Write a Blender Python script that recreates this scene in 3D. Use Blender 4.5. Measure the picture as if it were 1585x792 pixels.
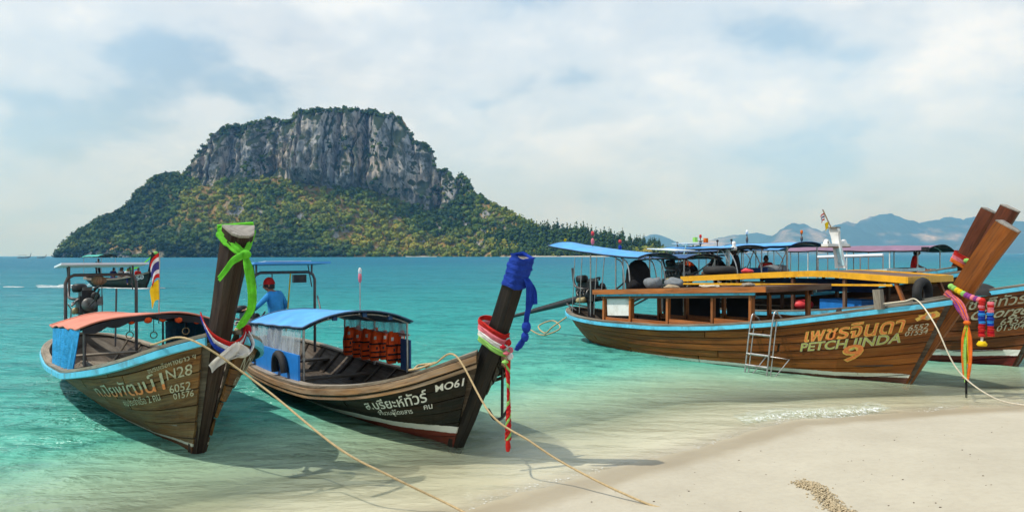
import bpy, bmesh, math, random
import numpy as np
from mathutils import Vector, Matrix

for _o in list(bpy.data.objects): bpy.data.objects.remove(_o)
SC = bpy.context.scene
COL = SC.collection
R = math.radians

# ------------------------------------------------------------------ camera
cam = bpy.data.cameras.new('camera'); cam_o = bpy.data.objects.new('camera', cam); COL.objects.link(cam_o)
cam.sensor_width = 36.0; cam.lens = 36.0*1150/1585
cam.clip_start = 0.05; cam.clip_end = 40000
cam_o.location = (0, 0, 2.4)
cam_o.rotation_euler = (R(90-0.0897), R(0.155), 0)
SC.camera = cam_o

# ------------------------------------------------------------------ sun and sky
SUN_EL = R(57.0)
SUN_XY = Vector((-0.97, -0.24)).normalized()
sun = bpy.data.lights.new('sun', 'SUN'); sun.energy = 4.1; sun.angle = R(0.6); sun.color = (1.0, 0.95, 0.86)
sun_o = bpy.data.objects.new('sun', sun); COL.objects.link(sun_o)
sdir = Vector((SUN_XY.x*math.cos(SUN_EL), SUN_XY.y*math.cos(SUN_EL), math.sin(SUN_EL)))
sun_o.rotation_euler = sdir.to_track_quat('Z', 'Y').to_euler(); sun_o.location = (-30, -8, 50)

world = bpy.data.worlds.new('World'); SC.world = world; world.use_nodes = True
wn = world.node_tree; wn.nodes.clear()
def wnode(t, **kw):
    n = wn.nodes.new(t)
    for k, v in kw.items(): setattr(n, k, v)
    return n
def wmath(op, a, b=None, c=None):
    n = wnode('ShaderNodeMath', operation=op)
    for i, v in enumerate((a, b, c)):
        if v is None: continue
        if isinstance(v, (int, float)): n.inputs[i].default_value = v
        else: wn.links.new(v, n.inputs[i])
    return n.outputs[0]
sky = wnode('ShaderNodeTexSky', sky_type='NISHITA', sun_disc=False)
sky.sun_elevation = SUN_EL; sky.sun_rotation = math.atan2(SUN_XY.x, SUN_XY.y) % (2*math.pi)
sky.air_density = 1.3; sky.dust_density = 1.6; sky.ozone_density = 1.2
tc = wnode('ShaderNodeTexCoord'); sep = wnode('ShaderNodeSeparateXYZ'); wn.links.new(tc.outputs['Generated'], sep.inputs[0])
zz = wmath('ADD', wmath('MAXIMUM', sep.outputs[2], 0.0), 0.38)
cmb = wnode('ShaderNodeCombineXYZ')
wn.links.new(wmath('DIVIDE', sep.outputs[0], zz), cmb.inputs[0]); wn.links.new(wmath('DIVIDE', sep.outputs[1], zz), cmb.inputs[1])
def wnoise(scale, detail, rough, dist, off):
    mp = wnode('ShaderNodeMapping'); mp.inputs['Location'].default_value = off
    wn.links.new(cmb.outputs[0], mp.inputs[0])
    n = wnode('ShaderNodeTexNoise'); n.inputs['Scale'].default_value = scale; n.inputs['Detail'].default_value = detail
    n.inputs['Roughness'].default_value = rough; n.inputs['Distortion'].default_value = dist
    wn.links.new(mp.outputs[0], n.inputs['Vector']); return n.outputs[0]
def wramp(v, stops):
    r = wnode('ShaderNodeValToRGB'); r.color_ramp.interpolation = 'EASE'
    e = r.color_ramp.elements
    while len(e) < len(stops): e.new(0.5)
    for el, (p, c) in zip(e, stops): el.position = p; el.color = (c, c, c, 1) if not isinstance(c, tuple) else (*c, 1)
    wn.links.new(v, r.inputs[0]); return r.outputs[0]
veil = wramp(wnoise(0.95, 4, 0.5, 0.05, (3.1, 1.7, 0)), [(0.30, 0.35), (0.66, 1.0)])     # broad thin cloud
puff = wramp(wnoise(2.7, 10, 0.52, 0.08, (7.9, 4.2, 0)), [(0.34, 0.0), (0.49, 0.58), (0.66, 1.0)])  # heaped cloud
shade = wramp(wnoise(4.2, 6, 0.6, 0.3, (1.9, 8.2, 0)), [(0.3, 0.0), (0.7, 1.0)])
def wmix(f, a, b):
    m = wnode('ShaderNodeMix', data_type='RGBA')
    for s, v in ((m.inputs[0], f), (m.inputs[6], a), (m.inputs[7], b)):
        if isinstance(v, (int, float)): s.default_value = v
        elif isinstance(v, tuple): s.default_value = (*v, 1)
        else: wn.links.new(v, s)
    return m.outputs[2]
c1 = wmix(wmath('MULTIPLY', veil, 0.85), sky.outputs[0], (4.6, 6.5, 8.3))
thin = wramp(sep.outputs[2], [(0.0, 0.06), (0.08, 0.45), (0.21, 1.0)])        # heaps thin out towards the horizon, all round
c2 = wmix(wmath('MULTIPLY', wmath('MULTIPLY', puff, thin), 0.85), c1, wmix(shade, (7.5, 8.1, 8.6), (9.1, 9.2, 9.2)))
bg = wnode('ShaderNodeBackground'); bg.inputs[1].default_value = 0.12
wn.links.new(c2, bg.inputs[0])
wo = wnode('ShaderNodeOutputWorld'); wn.links.new(bg.outputs[0], wo.inputs[0])

SC.view_settings.view_transform = 'Standard'; SC.view_settings.look = 'None'
SC.view_settings.exposure = 0.0; SC.view_settings.gamma = 1.0
SC.render.engine = 'CYCLES'
SC.cycles.use_denoising = True
SC.cycles.max_bounces = 5; SC.cycles.diffuse_bounces = 3; SC.cycles.glossy_bounces = 3; SC.cycles.transparent_max_bounces = 12; SC.cycles.volume_bounces = 0
SC.cycles.caustics_reflective = False; SC.cycles.caustics_refractive = False
SC.cycles.sample_clamp_indirect = 6.0

# ------------------------------------------------------------------ noise
def _hash(ix, iy, seed):
    h = (ix.astype(np.int64)*374761393 + iy.astype(np.int64)*668265263 + seed*974711) & 0x7fffffff
    h = ((h ^ (h >> 13))*1274126177) & 0x7fffffff
    return ((h ^ (h >> 16)) & 0xffff)/65535.0
def vnoise(x, y, seed=0):
    x = np.asarray(x, float); y = np.asarray(y, float)
    ix = np.floor(x); iy = np.floor(y); fx = x-ix; fy = y-iy
    fx = fx*fx*(3-2*fx); fy = fy*fy*(3-2*fy)
    a = _hash(ix, iy, seed); b = _hash(ix+1, iy, seed); c = _hash(ix, iy+1, seed); d = _hash(ix+1, iy+1, seed)
    return (a*(1-fx)+b*fx)*(1-fy)+(c*(1-fx)+d*fx)*fy
def fbm(x, y, seed=0, octs=4, gain=0.5):
    s = 0; a = 1.0; t = 0
    for k in range(octs):
        s = s+a*(vnoise(x*2**k+k*17.3, y*2**k+k*9.1, seed+k)*2-1); t += a; a *= gain
    return s/t

# ------------------------------------------------------------------ materials
MATS = {}
class NT:
    def __init__(s, name):
        s.m = bpy.data.materials.new(name); s.m.use_nodes = True; s.t = s.m.node_tree; s.t.nodes.clear()
        s.out = s.t.nodes.new('ShaderNodeOutputMaterial'); MATS[name] = s.m
    def n(s, typ, **kw):
        n = s.t.nodes.new(typ)
        for k, v in kw.items(): setattr(n, k, v)
        return n
    def link(s, a, b): s.t.links.new(a, b)
    def put(s, sock, v):
        if isinstance(v, (int, float)): sock.default_value = v
        elif isinstance(v, tuple): sock.default_value = (*v, 1) if len(v) == 3 and sock.type == 'RGBA' else v
        else: s.link(v, sock)
    def math(s, op, a, b=None, c=None, clamp=False):
        n = s.n('ShaderNodeMath', operation=op, use_clamp=clamp)
        for i, v in enumerate((a, b, c)):
            if v is not None: s.put(n.inputs[i], v)
        return n.outputs[0]
    def mix(s, f, a, b, mode='MIX'):
        n = s.n('ShaderNodeMix', data_type='RGBA', blend_type=mode)
        s.put(n.inputs[0], f); s.put(n.inputs[6], a); s.put(n.inputs[7], b); return n.outputs[2]
    def coord(s, kind='Object', scale=(1, 1, 1), loc=(0, 0, 0)):
        if kind == 'World': o = s.n('ShaderNodeNewGeometry').outputs['Position']
        elif kind == 'UV': o = s.n('ShaderNodeUVMap', uv_map='UVMap').outputs[0]
        else: o = s.n('ShaderNodeTexCoord').outputs[kind]
        m = s.n('ShaderNodeMapping'); m.inputs['Scale'].default_value = scale; m.inputs['Location'].default_value = loc
        s.link(o, m.inputs[0]); return m.outputs[0]
    def noise(s, vec, scale=1, detail=4, rough=.55, dist=0.0):
        n = s.n('ShaderNodeTexNoise'); s.link(vec, n.inputs['Vector'])
        n.inputs['Scale'].default_value = scale; n.inputs['Detail'].default_value = detail
        n.inputs['Roughness'].default_value = rough; n.inputs['Distortion'].default_value = dist
        return n.outputs[0]
    def ramp(s, v, stops, interp='LINEAR'):
        r = s.n('ShaderNodeValToRGB'); r.color_ramp.interpolation = interp; e = r.color_ramp.elements
        while len(e) < len(stops): e.new(.5)
        for el, (p, c) in zip(e, stops): el.position = p; el.color = (c, c, c, 1) if isinstance(c, (int, float)) else (*c, 1)
        s.link(v, r.inputs[0]); return r.outputs[0]
    def attr(s, name): return s.n('ShaderNodeAttribute', attribute_name=name).outputs['Fac']
    def bump(s, h, strength=.3, dist=.02, normal=None):
        b = s.n('ShaderNodeBump'); b.inputs['Strength'].default_value = strength; b.inputs['Distance'].default_value = dist
        s.link(h, b.inputs['Height'])
        if normal is not None: s.link(normal, b.inputs['Normal'])
        return b.outputs[0]
    def bsdf(s, col, rough=.6, metal=0.0, normal=None, spec=.4, **kw):
        b = s.n('ShaderNodeBsdfPrincipled')
        s.put(b.inputs['Base Color'], col); s.put(b.inputs['Roughness'], rough); s.put(b.inputs['Metallic'], metal)
        b.inputs['Specular IOR Level'].default_value = spec
        for k, v in kw.items(): s.put(b.inputs[k], v)
        if normal is not None: s.link(normal, b.inputs['Normal'])
        return b.outputs[0]
    def done(s, sh, vol=None):
        if sh is not None: s.link(sh, s.out.inputs[0])
        if vol is not None: s.link(vol, s.out.inputs[1])
        return s.m
def sc3(c, k): return tuple(min(1, x*k) for x in c)

def plain(name, col, rough=.6, var=.25, scale=6, bump=.15, metal=0.0, dirt=None, stretch=(1, 1, 1), spec=.4):
    """a surface with blotches, faint dirt and fine relief"""
    m = NT(name); v = m.coord('Object', stretch)
    n = m.noise(v, scale, 6, .6); n2 = m.noise(v, scale*4.3, 4, .6)
    c = m.mix(m.ramp(n, [(.3, 0), (.72, 1)]), sc3(col, 1-var), sc3(col, 1+var))
    if dirt: c = m.mix(m.ramp(m.noise(v, scale*.7, 8, .68), [(.52, 0), (.7, .75)]), c, dirt)
    return m.done(m.bsdf(c, rough, metal, m.bump(n2, bump, .01), spec))

def cloth(name, col, rough=.8, var=.2, trans=.25):
    m = NT(name); v = m.coord('Object')
    n = m.noise(v, 9, 5, .6)
    c = m.mix(m.ramp(n, [(.3, 0), (.7, 1)]), sc3(col, 1-var), sc3(col, 1+var))
    b = m.bsdf(c, rough, 0, m.bump(m.math('ADD', m.noise(m.coord('Object', (1.2, 2.2, 4.5)), 7, 4, .6, .8), m.math('MULTIPLY', m.noise(v, 40, 3), .3)), .7, .03), .15)
    t = m.n('ShaderNodeBsdfTranslucent'); m.put(t.inputs[0], c)
    x = m.n('ShaderNodeMixShader'); x.inputs[0].default_value = trans
    m.link(b, x.inputs[1]); m.link(t.outputs[0], x.inputs[2]); return m.done(x.outputs[0])

def wood(name, light, dark, rough=.55, grey=None, greyamt=.5, hull=None, spec=.22):
    """plank wood: grain along the u of UVMap, blotches, each piece a little different; hull = (bottom paint, stripe paint, stripe height)"""
    m = NT(name)
    rnd = m.n('ShaderNodeObjectInfo').outputs['Random']
    uv = m.coord('UV')
    shift = m.n('ShaderNodeVectorMath', operation='ADD'); cx = m.n('ShaderNodeCombineXYZ')
    m.link(m.math('MULTIPLY', rnd, 37.0), cx.inputs[0]); m.link(m.math('MULTIPLY', rnd, 11.0), cx.inputs[1])
    m.link(uv, shift.inputs[0]); m.link(cx.outputs[0], shift.inputs[1])
    def st(scale):
        q = m.n('ShaderNodeMapping'); q.inputs['Scale'].default_value = scale; m.link(shift.outputs[0], q.inputs[0]); return q.outputs[0]
    grain = m.noise(st((1.4, 42, 1)), 1, 7, .65, .6)
    blot = m.noise(st((.9, 3.0, 1)), 1, 7, .62, .4)
    fine = m.noise(st((5, 130, 1)), 1, 4, .6)
    c = m.mix(m.ramp(grain, [(.30, 0), (.70, 1)]), dark, light)
    c = m.mix(m.math('MULTIPLY', m.ramp(blot, [(.35, 1), (.68, 0)]), .7), c, sc3(dark, .55))
    ck = m.noise(st((.45, 13, 1)), 1, 5, .55, 1.2)                     # long checks in the timber
    c = m.mix(m.math('MULTIPLY', m.ramp(ck, [(.455, 0), (.485, 1), (.50, 1), (.53, 0)]), .65), c, sc3(dark, .35))
    hs = m.n('ShaderNodeHueSaturation'); m.link(c, hs.inputs['Color'])
    m.link(m.math('MULTIPLY_ADD', rnd, .55, .72), hs.inputs['Value']); c = hs.outputs[0]
    if grey:
        c = m.mix(m.math('MULTIPLY', m.ramp(m.noise(st((.7, 5, 1)), 1.3, 8, .7), [(.42, 0), (.66, 1)]), greyamt), c, grey)
    if hull:
        bot, stripe, hgt = hull
        w = m.math('ADD', m.attr('wl'), m.math('MULTIPLY_ADD', m.noise(m.coord('Object'), 9, 5, .7), .03, -.015))
        chip = m.ramp(m.noise(m.coord('Object'), 14, 7, .7), [(.28, 0), (.36, 1)])
        fs = m.math('MULTIPLY', m.math('LESS_THAN', w, hgt), chip)
        c = m.mix(fs, c, m.mix(m.ramp(grain, [(.3, .0), (.8, .35)]), stripe, sc3(stripe, .55)))
        bc = m.mix(m.ramp(blot, [(.3, 0), (.7, 1)]), sc3(bot, .6), sc3(bot, 1.2))
        c = m.mix(m.math('LESS_THAN', w, 0.0), c, bc)
        # slime and damp where the sea has wetted it: a few centimetres with an uneven upper edge
        slime = m.math('LESS_THAN', m.math('ADD', m.attr('zz'), m.math('MULTIPLY_ADD', m.noise(m.coord('Object'), 5, 6, .7), .10, -.05)), .0)
        c = m.mix(m.math('MULTIPLY', slime, .88), c, (.020, .028, .018))
    h = m.math('SUBTRACT', m.math('ADD', m.math('MULTIPLY', grain, .7), m.math('MULTIPLY', fine, .4)), m.ramp(ck, [(.47, 0), (.49, .8), (.50, .8), (.52, 0)]))
    return m.done(m.bsdf(c, m.ramp(blot, [(.3, rough-.12), (.7, rough+.18)]), 0, m.bump(h, .45, .006), spec))
# ------------------------------------------------------------------ mesh building
def link(o, parent=None):
    COL.objects.link(o)
    if parent is not None: o.parent = parent
    return o
def tag(o, label=None, cat=None, group=None, kind=None):
    if label: o['label'] = label
    if cat: o['category'] = cat
    if group: o['group'] = group
    if kind: o['kind'] = kind
    return o
def empty(name, loc=(0, 0, 0), rz=0.0, parent=None):
    o = bpy.data.objects.new(name, None); o.location = loc; o.rotation_euler = (0, 0, rz); o.empty_display_size = .2
    return link(o, parent)
def copy_tree(o, parent=None):
    c = o.copy(); COL.objects.link(c); c.parent = parent
    for ch in list(o.children): copy_tree(ch, c)
    return c
def V(*a): return np.array(a, float)
def unit(v):
    v = np.asarray(v, float); n = np.linalg.norm(v); return v/n if n > 1e-9 else v

class MB:
    def __init__(s): s.v = []; s.f = []; s.uv = []; s.mi = []; s.smooth = []; s.cur = 0; s.sm = False
    def add(s, verts, faces, uvs=None, smooth=None):
        o = len(s.v); s.v.extend([tuple(float(c) for c in p) for p in verts])
        for k, f in enumerate(faces):
            s.f.append(tuple(i+o for i in f)); s.mi.append(s.cur); s.smooth.append(s.sm if smooth is None else smooth)
            s.uv.append([uvs[i] for i in f] if uvs is not None else None)
        return s
    def hexa(s, p):   # 8 corners: bottom 0-3 ccw, top 4-7
        q = [np.asarray(x, float) for x in p]
        L = np.linalg.norm(q[1]-q[0]); Wd = np.linalg.norm(q[3]-q[0]); Hh = np.linalg.norm(q[4]-q[0])
        F = [((0, 3, 2, 1), (L, Wd)), ((4, 5, 6, 7), (L, Wd)), ((0, 1, 5, 4), (L, Hh)), ((2, 3, 7, 6), (L, Hh)), ((1, 2, 6, 5), (Wd, Hh)), ((3, 0, 4, 7), (Wd, Hh))]
        for f, (a, b) in F:
            u = [(0, 0), (a, 0), (a, b), (0, b)]
            if a < b: u = [(y, x) for x, y in u]
            s.add([q[i] for i in f], [(0, 1, 2, 3)], u)
        return s
    def box(s, c, size, rz=0, ry=0, rx=0):
        M = Matrix.Rotation(rz, 3, 'Z') @ Matrix.Rotation(ry, 3, 'Y') @ Matrix.Rotation(rx, 3, 'X'); c = Vector(c)
        h = [x/2 for x in size]
        P = [c+M @ Vector((a*h[0], b*h[1], d*h[2])) for d in (-1, 1) for a, b in ((-1, -1), (1, -1), (1, 1), (-1, 1))]
        return s.hexa(P)
    def beam(s, a, b, w, h, up=(0, 0, 1)):
        a = V(*a); b = V(*b); d = unit(b-a); side = np.cross(d, V(*up))
        if np.linalg.norm(side) < 1e-4: side = np.cross(d, V(1, 0, 0))
        side = unit(side)*w/2; u = unit(np.cross(side, d))*h/2
        return s.hexa([a-side-u, b-side-u, b+side-u, a+side-u, a-side+u, b-side+u, b+side+u, a+side+u])
    def tube(s, pts, r, n=8, caps=True, smooth=True):
        pts = [V(*p) for p in pts]; k = len(pts); rr = r if hasattr(r, '__len__') else [r]*k
        T = [unit(pts[min(i+1, k-1)]-pts[max(i-1, 0)]) for i in range(k)]
        ref = V(0, 0, 1) if abs(T[0][2]) < .9 else V(1, 0, 0)
        x = unit(np.cross(T[0], ref)); vs = []; uv = []; L = 0
        for i in range(k):
            x = unit(x-T[i]*np.dot(x, T[i])); y = np.cross(T[i], x)
            if i: L += np.linalg.norm(pts[i]-pts[i-1])
            for j in range(n):
                a = 2*math.pi*j/n; vs.append(pts[i]+(x*math.cos(a)+y*math.sin(a))*rr[i]); uv.append((L, j*r_uv(rr[i], n)))
        fs = [(i*n+j, i*n+(j+1) % n, (i+1)*n+(j+1) % n, (i+1)*n+j) for i in range(k-1) for j in range(n)]
        s.add(vs, fs, uv, smooth)
        if caps:
            s.add(vs[:n], [tuple(reversed(range(n)))], uv[:n], False); s.add(vs[-n:], [tuple(range(n))], uv[-n:], False)
        return s
    def grid(s, P, uv=None, smooth=True, flip=False, wrap=False):
        P = np.asarray(P, float); a, b = P.shape[:2]
        fs = []
        for i in range(a-1):
            for j in range(b if wrap else b-1):
                j2 = (j+1) % b; f = (i*b+j, (i+1)*b+j, (i+1)*b+j2, i*b+j2); fs.append(f[::-1] if flip else f)
        U = None
        if uv is not None: U = [tuple(q) for q in np.asarray(uv, float).reshape(-1, 2)]
        else:
            U = []
            for i in range(a):
                for j in range(b): U.append((i*.1, j*.1))
        return s.add(P.reshape(-1, 3), fs, U, smooth)
    def lathe(s, prof, c=(0, 0, 0), n=14, axis='Z', smooth=True):
        c = V(*c); rows = []
        for r, z in prof:
            row = []
            for j in range(n):
                a = 2*math.pi*j/n; x, y = r*math.cos(a), r*math.sin(a)
                row.append(c+(V(x, y, z) if axis == 'Z' else V(z, x, y) if axis == 'X' else V(y, z, x)))
            rows.append(row)
        return s.grid(rows, smooth=smooth, flip=True, wrap=True)
    def ball(s, c, r, n=10, m=7):
        r = r if hasattr(r, '__len__') else (r, r, r)
        rows = []
        for i in range(m+1):
            th = math.pi*i/m
            rows.append([V(*c)+V(r[0]*math.sin(th)*math.cos(2*math.pi*j/n), r[1]*math.sin(th)*math.sin(2*math.pi*j/n), -r[2]*math.cos(th)) for j in range(n)])
        return s.grid(rows, flip=True, wrap=True)
    def torus(s, c, R_, r, axis='Z', n=20, m=8, arc=None):
        k = n; pts = []
        for i in range(k+1):
            a = 2*math.pi*i/k; x, y = R_*math.cos(a), R_*math.sin(a)
            pts.append(V(*c)+(V(x, y, 0) if axis == 'Z' else V(0, x, y) if axis == 'X' else V(x, 0, y)))
        return s.tube(pts, r, m, caps=False)
    def strip(s, pts, wid, w, th=.006):
        """a flat ribbon of thickness th through pts; wid = the width directions"""
        pts = [V(*p) for p in pts]; k = len(pts)
        if not hasattr(wid[0], '__len__'): wid = [wid]*k
        ww = w if hasattr(w, '__len__') else [w]*k
        a = []; th = min(th, .012); ph = (pts[0][0]*7.1+pts[-1][2]*5.3+k) % 6.28
        for i in range(k):
            T = unit(pts[min(i+1, k-1)]-pts[max(i-1, 0)]); d = V(*wid[i]); d = unit(d-T*np.dot(d, T)); nn = np.cross(T, d)*th/2
            e = d*ww[i]/2
            nu = unit(nn); pl = min(.012, ww[i]*.11)                    # pleats that wander along the cloth
            off = [pl*math.sin(j*2.3+ph+i*.35)+.5*pl*math.sin(j*1.1-ph*2+i*.8) for j in range(7)]
            top = [pts[i]+e*(j/3-1)+nu*off[j]+nn for j in range(7)]; bot = [pts[i]+e*(j/3-1)+nu*off[j]-nn for j in range(7)]
            a.append(top+bot[::-1])
        s.grid(a, wrap=True, smooth=True)
        for r, fl in ((a[0], 0), (a[-1], 1)):
            s.add(r, [tuple(range(14)) if not fl else tuple(reversed(range(14)))], [(0, 0)]*14)
        return s
    def loft(s, rings, smooth=False, uvs=None):
        n = len(rings[0]); L = 0; U = []
        for i, r in enumerate(rings):
            if i: L += np.linalg.norm(np.mean(np.asarray(r), 0)-np.mean(np.asarray(rings[i-1]), 0))
            w = 0; row = []
            for j in range(n):
                row.append((L, w)); w += np.linalg.norm(np.asarray(r[(j+1) % n])-np.asarray(r[j]))
            U.append(row)
        s.grid(rings, U, smooth, wrap=True)
        s.add(rings[0], [tuple(range(n))], U[0]); s.add(rings[-1], [tuple(reversed(range(n)))], U[-1]); return s
    def mesh(s, name, mats, attrs=None):
        me = bpy.data.meshes.new(name); me.from_pydata(s.v, [], s.f)
        for m in (mats if isinstance(mats, (list, tuple)) else [mats]): me.materials.append(MATS[m] if isinstance(m, str) else m)
        uvl = me.uv_layers.new(name='UVMap'); flat = []
        for f, u in zip(s.f, s.uv):
            for i in range(len(f)):
                if u is not None: flat.extend(u[i])
                else: p = s.v[f[i]]; flat.extend((p[0]+p[2]*.3, p[1]+p[2]))
        uvl.data.foreach_set('uv', flat)
        me.polygons.foreach_set('material_index', s.mi); me.polygons.foreach_set('use_smooth', s.smooth)
        for k, arr in (attrs or {}).items():
            a = me.attributes.new(k, 'FLOAT', 'POINT'); a.data.foreach_set('value', np.asarray(arr, float))
        me.update(); return me
    def build(s, name, mats, parent=None, attrs=None, loc=None, rz=None):
        o = bpy.data.objects.new(name, s.mesh(name, mats, attrs))
        if loc is not None: o.location = loc
        if rz is not None: o.rotation_euler = (0, 0, rz)
        return link(o, parent)
def r_uv(r, n): return 2*math.pi*r/n
def bez(pts, n=24):
    """smooth curve through points (Catmull-Rom)"""
    P = [V(*p) for p in pts]; P = [2*P[0]-P[1]]+P+[2*P[-1]-P[-2]]; out = []
    seg = len(P)-3
    for i in range(seg):
        for k in range(max(2, n//seg)):
            t = k/max(2, n//seg); a, b, c, d = P[i:i+4]
            out.append(.5*((2*b)+(c-a)*t+(2*a-5*b+4*c-d)*t*t+(3*b-a-3*c+d)*t**3))
    out.append(P[-2]); return out

#<<HULL
# ------------------------------------------------------------------ hulls: u forward from the bow's foot, v towards starboard, z up from the waterline
class Hull:
    def __init__(s, rail, stem, p_tab, draft=.2, stern_rake=.55, vst=.075):
        tab = np.array(rail[::-1], float)                 # stern first
        d = np.r_[0, np.cumsum(np.hypot(np.diff(tab[:, 0]), np.hypot(np.diff(tab[:, 1]), np.diff(tab[:, 2]))))]
        tt = np.linspace(0, d[-1], 160); c = [np.interp(tt, d, tab[:, k]) for k in range(3)]
        for _ in range(40):
            for q in c: q[1:-1] = q[1:-1]*.5+(q[:-2]+q[2:])*.25
        s.t = np.linspace(0, 1, 160); s.ur, s.b, s.zr = c; s.len = d[-1]
        s.us, s.ub = s.ur[0], s.ur[-1]; s.draft = draft; s.rake = stern_rake; s.vst = vst
        s.pt, s.pv = zip(*p_tab); s.stem = np.array(stem, float)
    def rail(s, t): return np.interp(t, s.t, s.ur), np.interp(t, s.t, s.b), np.interp(t, s.t, s.zr)
    def P(s, t, q):
        """point (u, v>=0, z) of the starboard side, t stern->bow, q keel->rail"""
        t = np.asarray(t, float); q = np.clip(np.asarray(q, float), 0, None)
        ur, b, zr = s.rail(t)
        fr = np.clip((ur-s.us)/(s.ub-s.us), 0, 1)
        uk = (s.us+s.rake)+fr*(-.03-(s.us+s.rake))
        zk = np.interp(fr, [0, .12, .35, .7, .9, 1], [.08, -.6*s.draft, -s.draft, -s.draft*.9, -s.draft*.6, -.05])
        p = np.interp(t, s.pt, s.pv); vs = s.vst*np.clip((t-.9)/.1, 0, 1)
        u = uk+(ur-uk)*(q+.10*q*(1-q)*fr); z = zk+(zr-zk)*q
        v = vs+(b-vs)*np.power(np.clip(q, 1e-4, None), p)
        return u, v, z
    def half(s, u, z):
        """half breadth of the hull at a station and height"""
        k = int(s.us < -1e9); t = float(np.interp(u, s.ur[1:], s.t[1:])); q = np.linspace(0, 1, 60); U, Vv, Z = s.P(np.full(60, t), q)
        return float(np.interp(z, Z, Vv))
    def xyz(s, t, q, side=1, off=0.0):
        """local coordinates x=u, y=-v*side with an outward offset"""
        t = np.asarray(t, float); q = np.asarray(q, float)
        def X(t, q):
            u, v, z = s.P(t, q); return np.stack([u, -v*side, z], -1)
        p = X(t, q); e = 2e-3
        dt = X(np.clip(t+e, 0, 1), q)-X(np.clip(t-e, 0, 1), q); dq = X(t, q+e)-X(t, np.clip(q-e, 0, None))
        n = np.cross(dt, dq)*(-1 if side > 0 else 1)
        n = n/np.maximum(np.linalg.norm(n, axis=-1, keepdims=True), 1e-9)
        n = np.where((n[..., 1:2]*(-side) < -0.05) & (np.abs(n[..., 1:2]) > .05), -n, n)
        return p+n*off
#HULL>>
#<<SPEC
P_A = [(0, .68), (.55, .64), (.82, .70), (1, 1)]
P_B = [(0, .5), (.45, .22), (.85, .25), (1, .9)]
HULL1 = Hull([(.95, .13, 1.53), (.75, .4, 1.46), (.4, .6, 1.34), (-.08, .76, 1.2), (-1, .89, 1.02), (-1.9, .97, .88), (-3.3, 1.03, .68), (-5.3, 1.02, .58), (-7.0, .93, .6), (-8.0, .75, .66), (-8.6, .45, .72), (-8.8, 0, .74)],
             [(-.08, -.12), (0, 0), (.58, .88), (.94, 1.4), (1.28, 2.02), (1.64, 2.58)], P_A)
HULL2 = Hull([(.68, .13, 1.27), (.51, .4, 1.16), (0, .66, .95), (-.7, .83, .77), (-1.36, .93, .64), (-2.66, 1.02, .47), (-4, 1.04, .42), (-5.4, 1.02, .42), (-6.6, .93, .5), (-7.5, .7, .58), (-8, .4, .64), (-8.2, 0, .66)],
             [(-.08, -.12), (0, 0), (.36, .48), (.65, .99), (.86, 1.28), (1.13, 1.78), (1.41, 2.32)], P_A)
HULL3 = Hull([(.82, .13, 1.62), (.45, .45, 1.53), (-.2, .72, 1.42), (-.86, .92, 1.29), (-2.1, 1.12, 1.06), (-3.6, 1.22, .87), (-5.14, 1.24, .75), (-7.18, 1.17, .70), (-8.3, .98, .72), (-9.0, .75, .77), (-9.5, .42, .85), (-9.65, 0, .87)],
             [(-.08, -.12), (0, 0), (.34, .56), (.89, 1.41), (1.3, 2.09), (1.75, 2.74)], P_B, draft=.35)
#SPEC>>
# ------------------------------------------------------------------ the shore: beach and sea bed as one sheet
SH_X = np.array([-400, -60, -30, -12, -6, -3, -1.1, -.55, -.2, .53, 1.56, 2.53, 3.49, 4.09, 5.89, 7.08, 8.06, 12, 20, 60, 400.])
SH_Y = np.array([-120, -30, -14, -1.5, 2.6, 5.0, 6.57, 6.89, 7.25, 7.86, 8.67, 9.46, 10.3, 10.74, 11.25, 11.55, 11.75, 12.7, 15, 30, 200.])
def offshore(x, y):
    ys = np.interp(x, SH_X, SH_Y); e = .8
    sl = (np.interp(x+e, SH_X, SH_Y)-np.interp(x-e, SH_X, SH_Y))/(2*e)
    return (y-ys)/np.sqrt(1+sl*sl)
OFF = [-200, -40, -12, -6, -2, -.6, 0, 1.5, 3, 5, 8, 14, 25, 60, 200, 1000, 20000]
ZG = [4, 1.7, .95, .52, .15, .05, 0, -.12, -.40, -1.0, -1.7, -2.4, -3.1, -4.6, -9, -14, -16]
def ground_z(x, y, fine=True):
    o = offshore(x, y); z = np.interp(o, OFF, ZG)
    if fine:
        k = np.clip((25-np.abs(o))/25, 0, 1)
        z = z+k*(.030*fbm(x*.55, y*.55, 3, 4)*np.clip(np.abs(o)*.5, .15, 1)+.006*fbm(x*4, y*4, 9, 3))
    return z
def axis(fine0, fine1, step, far, grow=1.22):
    a = list(np.arange(fine0, fine1+1e-6, step)); s = step; x = a[-1]
    while x < far: s *= grow; x += s; a.append(x)
    s = step; x = a[0]; lo = []
    while x > -far: s *= grow; x -= s; lo.append(x)
    return np.array(lo[::-1]+a)
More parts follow.
